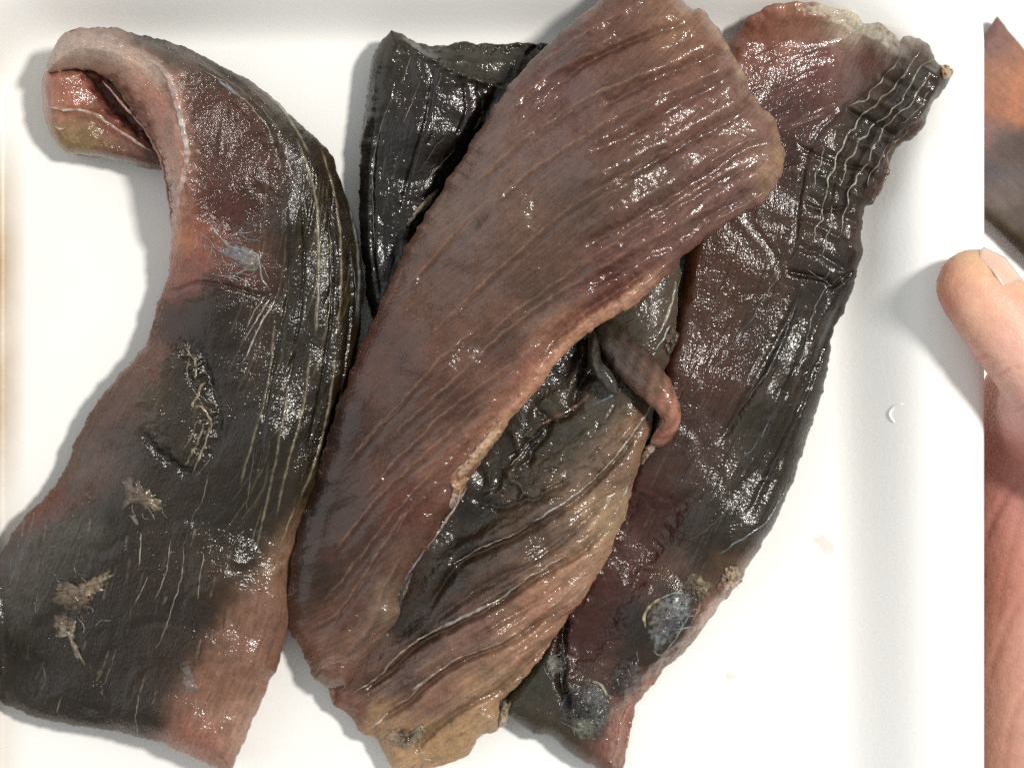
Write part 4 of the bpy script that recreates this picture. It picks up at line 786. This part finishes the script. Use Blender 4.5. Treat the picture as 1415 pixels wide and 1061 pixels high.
# ================================================================ hand holding the tray
def capsules(caps):
    V = []; F = []
    for (a, ra, b, rb) in caps:
        a, b = Vector(a), Vector(b); ax = (b - a); ln = ax.length; ax.normalize()
        s = ax.orthogonal().normalized(); t = ax.cross(s); m = 24; rings = []
        for k in range(1, 8): th = -math.pi / 2 + k * math.pi / 16; rings.append((a + ax * ra * math.sin(th), ra * math.cos(th)))
        for k in range(0, 8): th = k * math.pi / 16; rings.append((b + ax * rb * math.sin(th), rb * math.cos(th)))
        o = len(V)
        for c, r in rings:
            for j in range(m): V.append(c + (s * math.cos(math.tau * j / m) + t * math.sin(math.tau * j / m)) * r)
        for i in range(len(rings) - 1):
            for j in range(m): F.append((o + i * m + j, o + i * m + (j + 1) % m, o + (i + 1) * m + (j + 1) % m, o + (i + 1) * m + j))
        F += [[o + j for j in range(m)][::-1], [o + (len(rings) - 1) * m + j for j in range(m)]]
    return V, F
caps = []
def chain(pts):
    for (a, b) in zip(pts[:-1], pts[1:]): caps.append((P(*a[:3]), a[3] / 1000, P(*b[:3]), b[3] / 1000))
chain([(1347, 396, 24.5, 8.9), (1372, 428, 25, 9.6), (1408, 478, 25.5, 9.6), (1440, 516, 25, 9.9), (1478, 575, 19, 12.5), (1535, 680, 4, 17), (1560, 800, -12, 20)])       # thumb
for y in range(620, 1141, 40):                                                    # palm
    chain([(1418, y, -6.5, 15), (1540, y, -12, 18), (1640, y + 10, -16, 19)])
chain([(1478, 575, 12, 12), (1456, 640, -3, 15), (1450, 700, -5, 15.5)]); chain([(1402, 540, 2, 8), (1404, 590, 0, 9), (1412, 650, -3, 9.5)]); chain([(1440, 560, 16, 10), (1450, 600, 2, 13.5)]); chain([(1424, 570, -3, 12.5), (1420, 660, -6, 15)]); chain([(1500, 560, 16, 14), (1520, 640, 2, 17)])
for i, (y, ln) in enumerate(((660, 300), (780, 350), (900, 335), (1020, 270))):                    # fingers beneath the tray
    chain([(1440, y + 20, -18, 9.5), (1440 - ln * .45, y, -14.5, 8.8), (1440 - ln * .75, y - 8, -14, 8.2), (1440 - ln, y - 14, -14, 7.4)])
chain([(1620, 760, -22, 24), (1900, 1000, -26, 26), (2500, 1500, -30, 36)]); chain([(1600, 1040, -24, 22), (1850, 1150, -28, 26), (2500, 1560, -30, 36)])
V, F = capsules(caps)
me = bpy.data.meshes.new('hand'); me.from_pydata(V, [], F); ho = bpy.data.objects.new('hand', me); C.objects.link(ho)
rm = ho.modifiers.new('r', 'REMESH'); rm.mode = 'VOXEL'; rm.voxel_size = 0.0011
sm_ = ho.modifiers.new('s', 'SMOOTH'); sm_.factor = 0.6; sm_.iterations = 30
bpy.context.view_layer.update()
dg = bpy.context.evaluated_depsgraph_get(); me2 = bpy.data.meshes.new_from_object(ho.evaluated_get(dg)); ho.modifiers.clear(); ho.data = me2; me2.name = 'hand'
X = np.zeros(len(me2.vertices) * 3); me2.vertices.foreach_get('co', X); X = X.reshape(-1, 3)
Nn = np.zeros(len(me2.vertices) * 3); me2.vertices.foreach_get('normal', Nn); Nn = Nn.reshape(-1, 3)
hx = X[:, 0] / (K * (H - X[:, 2]) / H) + 707.5; hy = 530.5 - X[:, 1] / (K * (H - X[:, 2]) / H)
hc = idw(hx, hy, [(c[0], c[1], lin(c[2]) * .80) for c in [(1300, 380, (226, 154, 124)), (1300, 420, (216, 138, 114)), (1345, 350, (240, 180, 140)), (1350, 430, (240, 175, 145)), (1400, 500, (242, 178, 156)), (1350, 520, (232, 158, 136)), (1400, 580, (236, 165, 150)), (1370, 620, (205, 128, 114)), (1400, 650, (212, 134, 118)), (1380, 800, (208, 132, 110)), (1410, 900, (222, 152, 128)), (1380, 1000, (222, 156, 132))]], 3, 10)
dz = np.zeros(len(X))
for pts, w_, d in [([(1330, 505), (1352, 494), (1372, 490)], 2.0, .28), ([(1345, 528), (1375, 520), (1400, 508), (1430, 500)], 2.2, .3), ([(1338, 512), (1362, 504), (1390, 498)], 1.6, .18), ([(1395, 570), (1420, 560), (1450, 545)], 2, .2)]:
    dd, t = seg_dist(hx, hy, catmull(pts, 20)); g = np.exp(-(dd / w_) ** 2) * smooth(np.minimum(t, 1 - t) * 5) * (X[:, 2] > .012); dz += g * d; hc *= 1 - .22 * g[:, None] * [.5, 1, 1]
for pts, w_, d in [([(1450, 640), (1405, 672), (1378, 705), (1362, 740)], 5, .5), ([(1440, 800), (1405, 840), (1385, 880), (1368, 930)], 5, .3), ([(1415, 700), (1392, 780), (1380, 850)], 4, .2), ([(1430, 930), (1400, 990), (1388, 1061)], 3.5, .25)]:
    dd, t = seg_dist(hx, hy, catmull(pts, 30)); g = np.exp(-(dd / w_) ** 2) * (X[:, 2] < .008); dz += g * d; hc *= 1 - .12 * g[:, None] * [.55, 1, 1]
dz += .12 * fbm(hx / 6, hy / 6, 8) ; X = X - Nn * (dz / 1000)[:, None]
me2.vertices.foreach_set('co', X.ravel()); me2.polygons.foreach_set('use_smooth', np.ones(len(me2.polygons), bool))
a = me2.color_attributes.new('Col', 'FLOAT_COLOR', 'POINT'); cc = np.ones((len(X), 4), np.float32); cc[:, :3] = np.clip(hc * [0.98, 1.13, 1.34], 0, 1); a.data.foreach_set('color', cc.ravel())
k = N('skin'); b = k.b; tc = k.n('ShaderNodeTexCoord').outputs['Object']
col = k.n('ShaderNodeAttribute', attribute_name='Col').outputs['Color']; n1 = k.noise(tc, 350, 4, .6)
mx = k.n('ShaderNodeVectorMath', operation='SCALE'); k.l(col, mx.inputs[0]); k.l(k.range(n1, .3, .7, .92, 1.08), mx.inputs['Scale']); k.l(mx.outputs[0], b.inputs['Base Color'])
b.inputs['Roughness'].default_value = .5; b.inputs['Subsurface Weight'].default_value = .35; b.inputs['Subsurface Scale'].default_value = .0035; b.inputs['Subsurface Radius'].default_value = (1, .38, .22)
vo = k.n('ShaderNodeTexVoronoi'); vo.inputs['Scale'].default_value = 1500; k.l(tc, vo.inputs['Vector'])
bb = k.n('ShaderNodeBump'); bb.inputs['Strength'].default_value = .3; bb.inputs['Distance'].default_value = .0002; k.l(vo.outputs['Distance'], bb.inputs['Height'])
bb2 = k.n('ShaderNodeBump'); bb2.inputs['Strength'].default_value = .3; bb2.inputs['Distance'].default_value = .0006; k.l(n1, bb2.inputs['Height']); k.l(bb.outputs[0], bb2.inputs['Normal']); k.l(bb2.outputs[0], b.inputs['Normal'])
me2.materials.clear(); me2.materials.append(k.m)
tag(ho, 'bare hand gripping the right side of the white tray, thumb resting on its rim', 'hand')
# thumbnail: a curved plate over the upper right of the thumb tip
c0 = P(1350, 396, 24.8); ax = (P(1440, 516, 25) - c0).normalized(); side = Vector((ax.y, -ax.x, 0)); side = side if side.x + side.y > 0 else -side
V = []; F = []; nu, nv = 22, 20; rn = .0088
for lay in (0, 1):
    for i in range(nu):
        for j in range(nv):
            s_ = i / (nu - 1); t_ = j / (nv - 1)
            wd_ = R(44) * (1 - .30 * (1 - s_) ** 3) * (1 - .35 * max(0, s_ - .75) / .25)
            phi = R(28) + (t_ * 2 - 1) * wd_
            al = -.0052 + .0125 * s_ - .0012 * math.cos((t_ * 2 - 1) * 1.4) * (1 - s_)
            rr = rn - (0.0024 * max(0, .35 - s_) / .35 if s_ < .35 else 0) - lay * .0006
            V.append(c0 + ax * al + (side * math.sin(math.pi / 2 - phi) + Vector((0, 0, 1)) * math.cos(math.pi / 2 - phi)) * rr)
for lay in (0, 1):
    o = lay * nu * nv
    for i in range(nu - 1):
        for j in range(nv - 1):
            f = (o + i * nv + j, o + i * nv + j + 1, o + (i + 1) * nv + j + 1, o + (i + 1) * nv + j); F.append(f if lay == 0 else f[::-1])
bd = [j for j in range(nv)] + [i * nv + nv - 1 for i in range(1, nu)] + [(nu - 1) * nv + j for j in range(nv - 2, -1, -1)] + [i * nv for i in range(nu - 2, 0, -1)]
for i in range(len(bd)): a_, b_ = bd[i], bd[(i + 1) % len(bd)]; F.append((b_, a_, a_ + nu * nv, b_ + nu * nv))
kn = simple('nail', (.70, .45, .35), .32, sss=.3, coat=.3)
mesh_np('thumbnail', V, F, kn.m, ho)
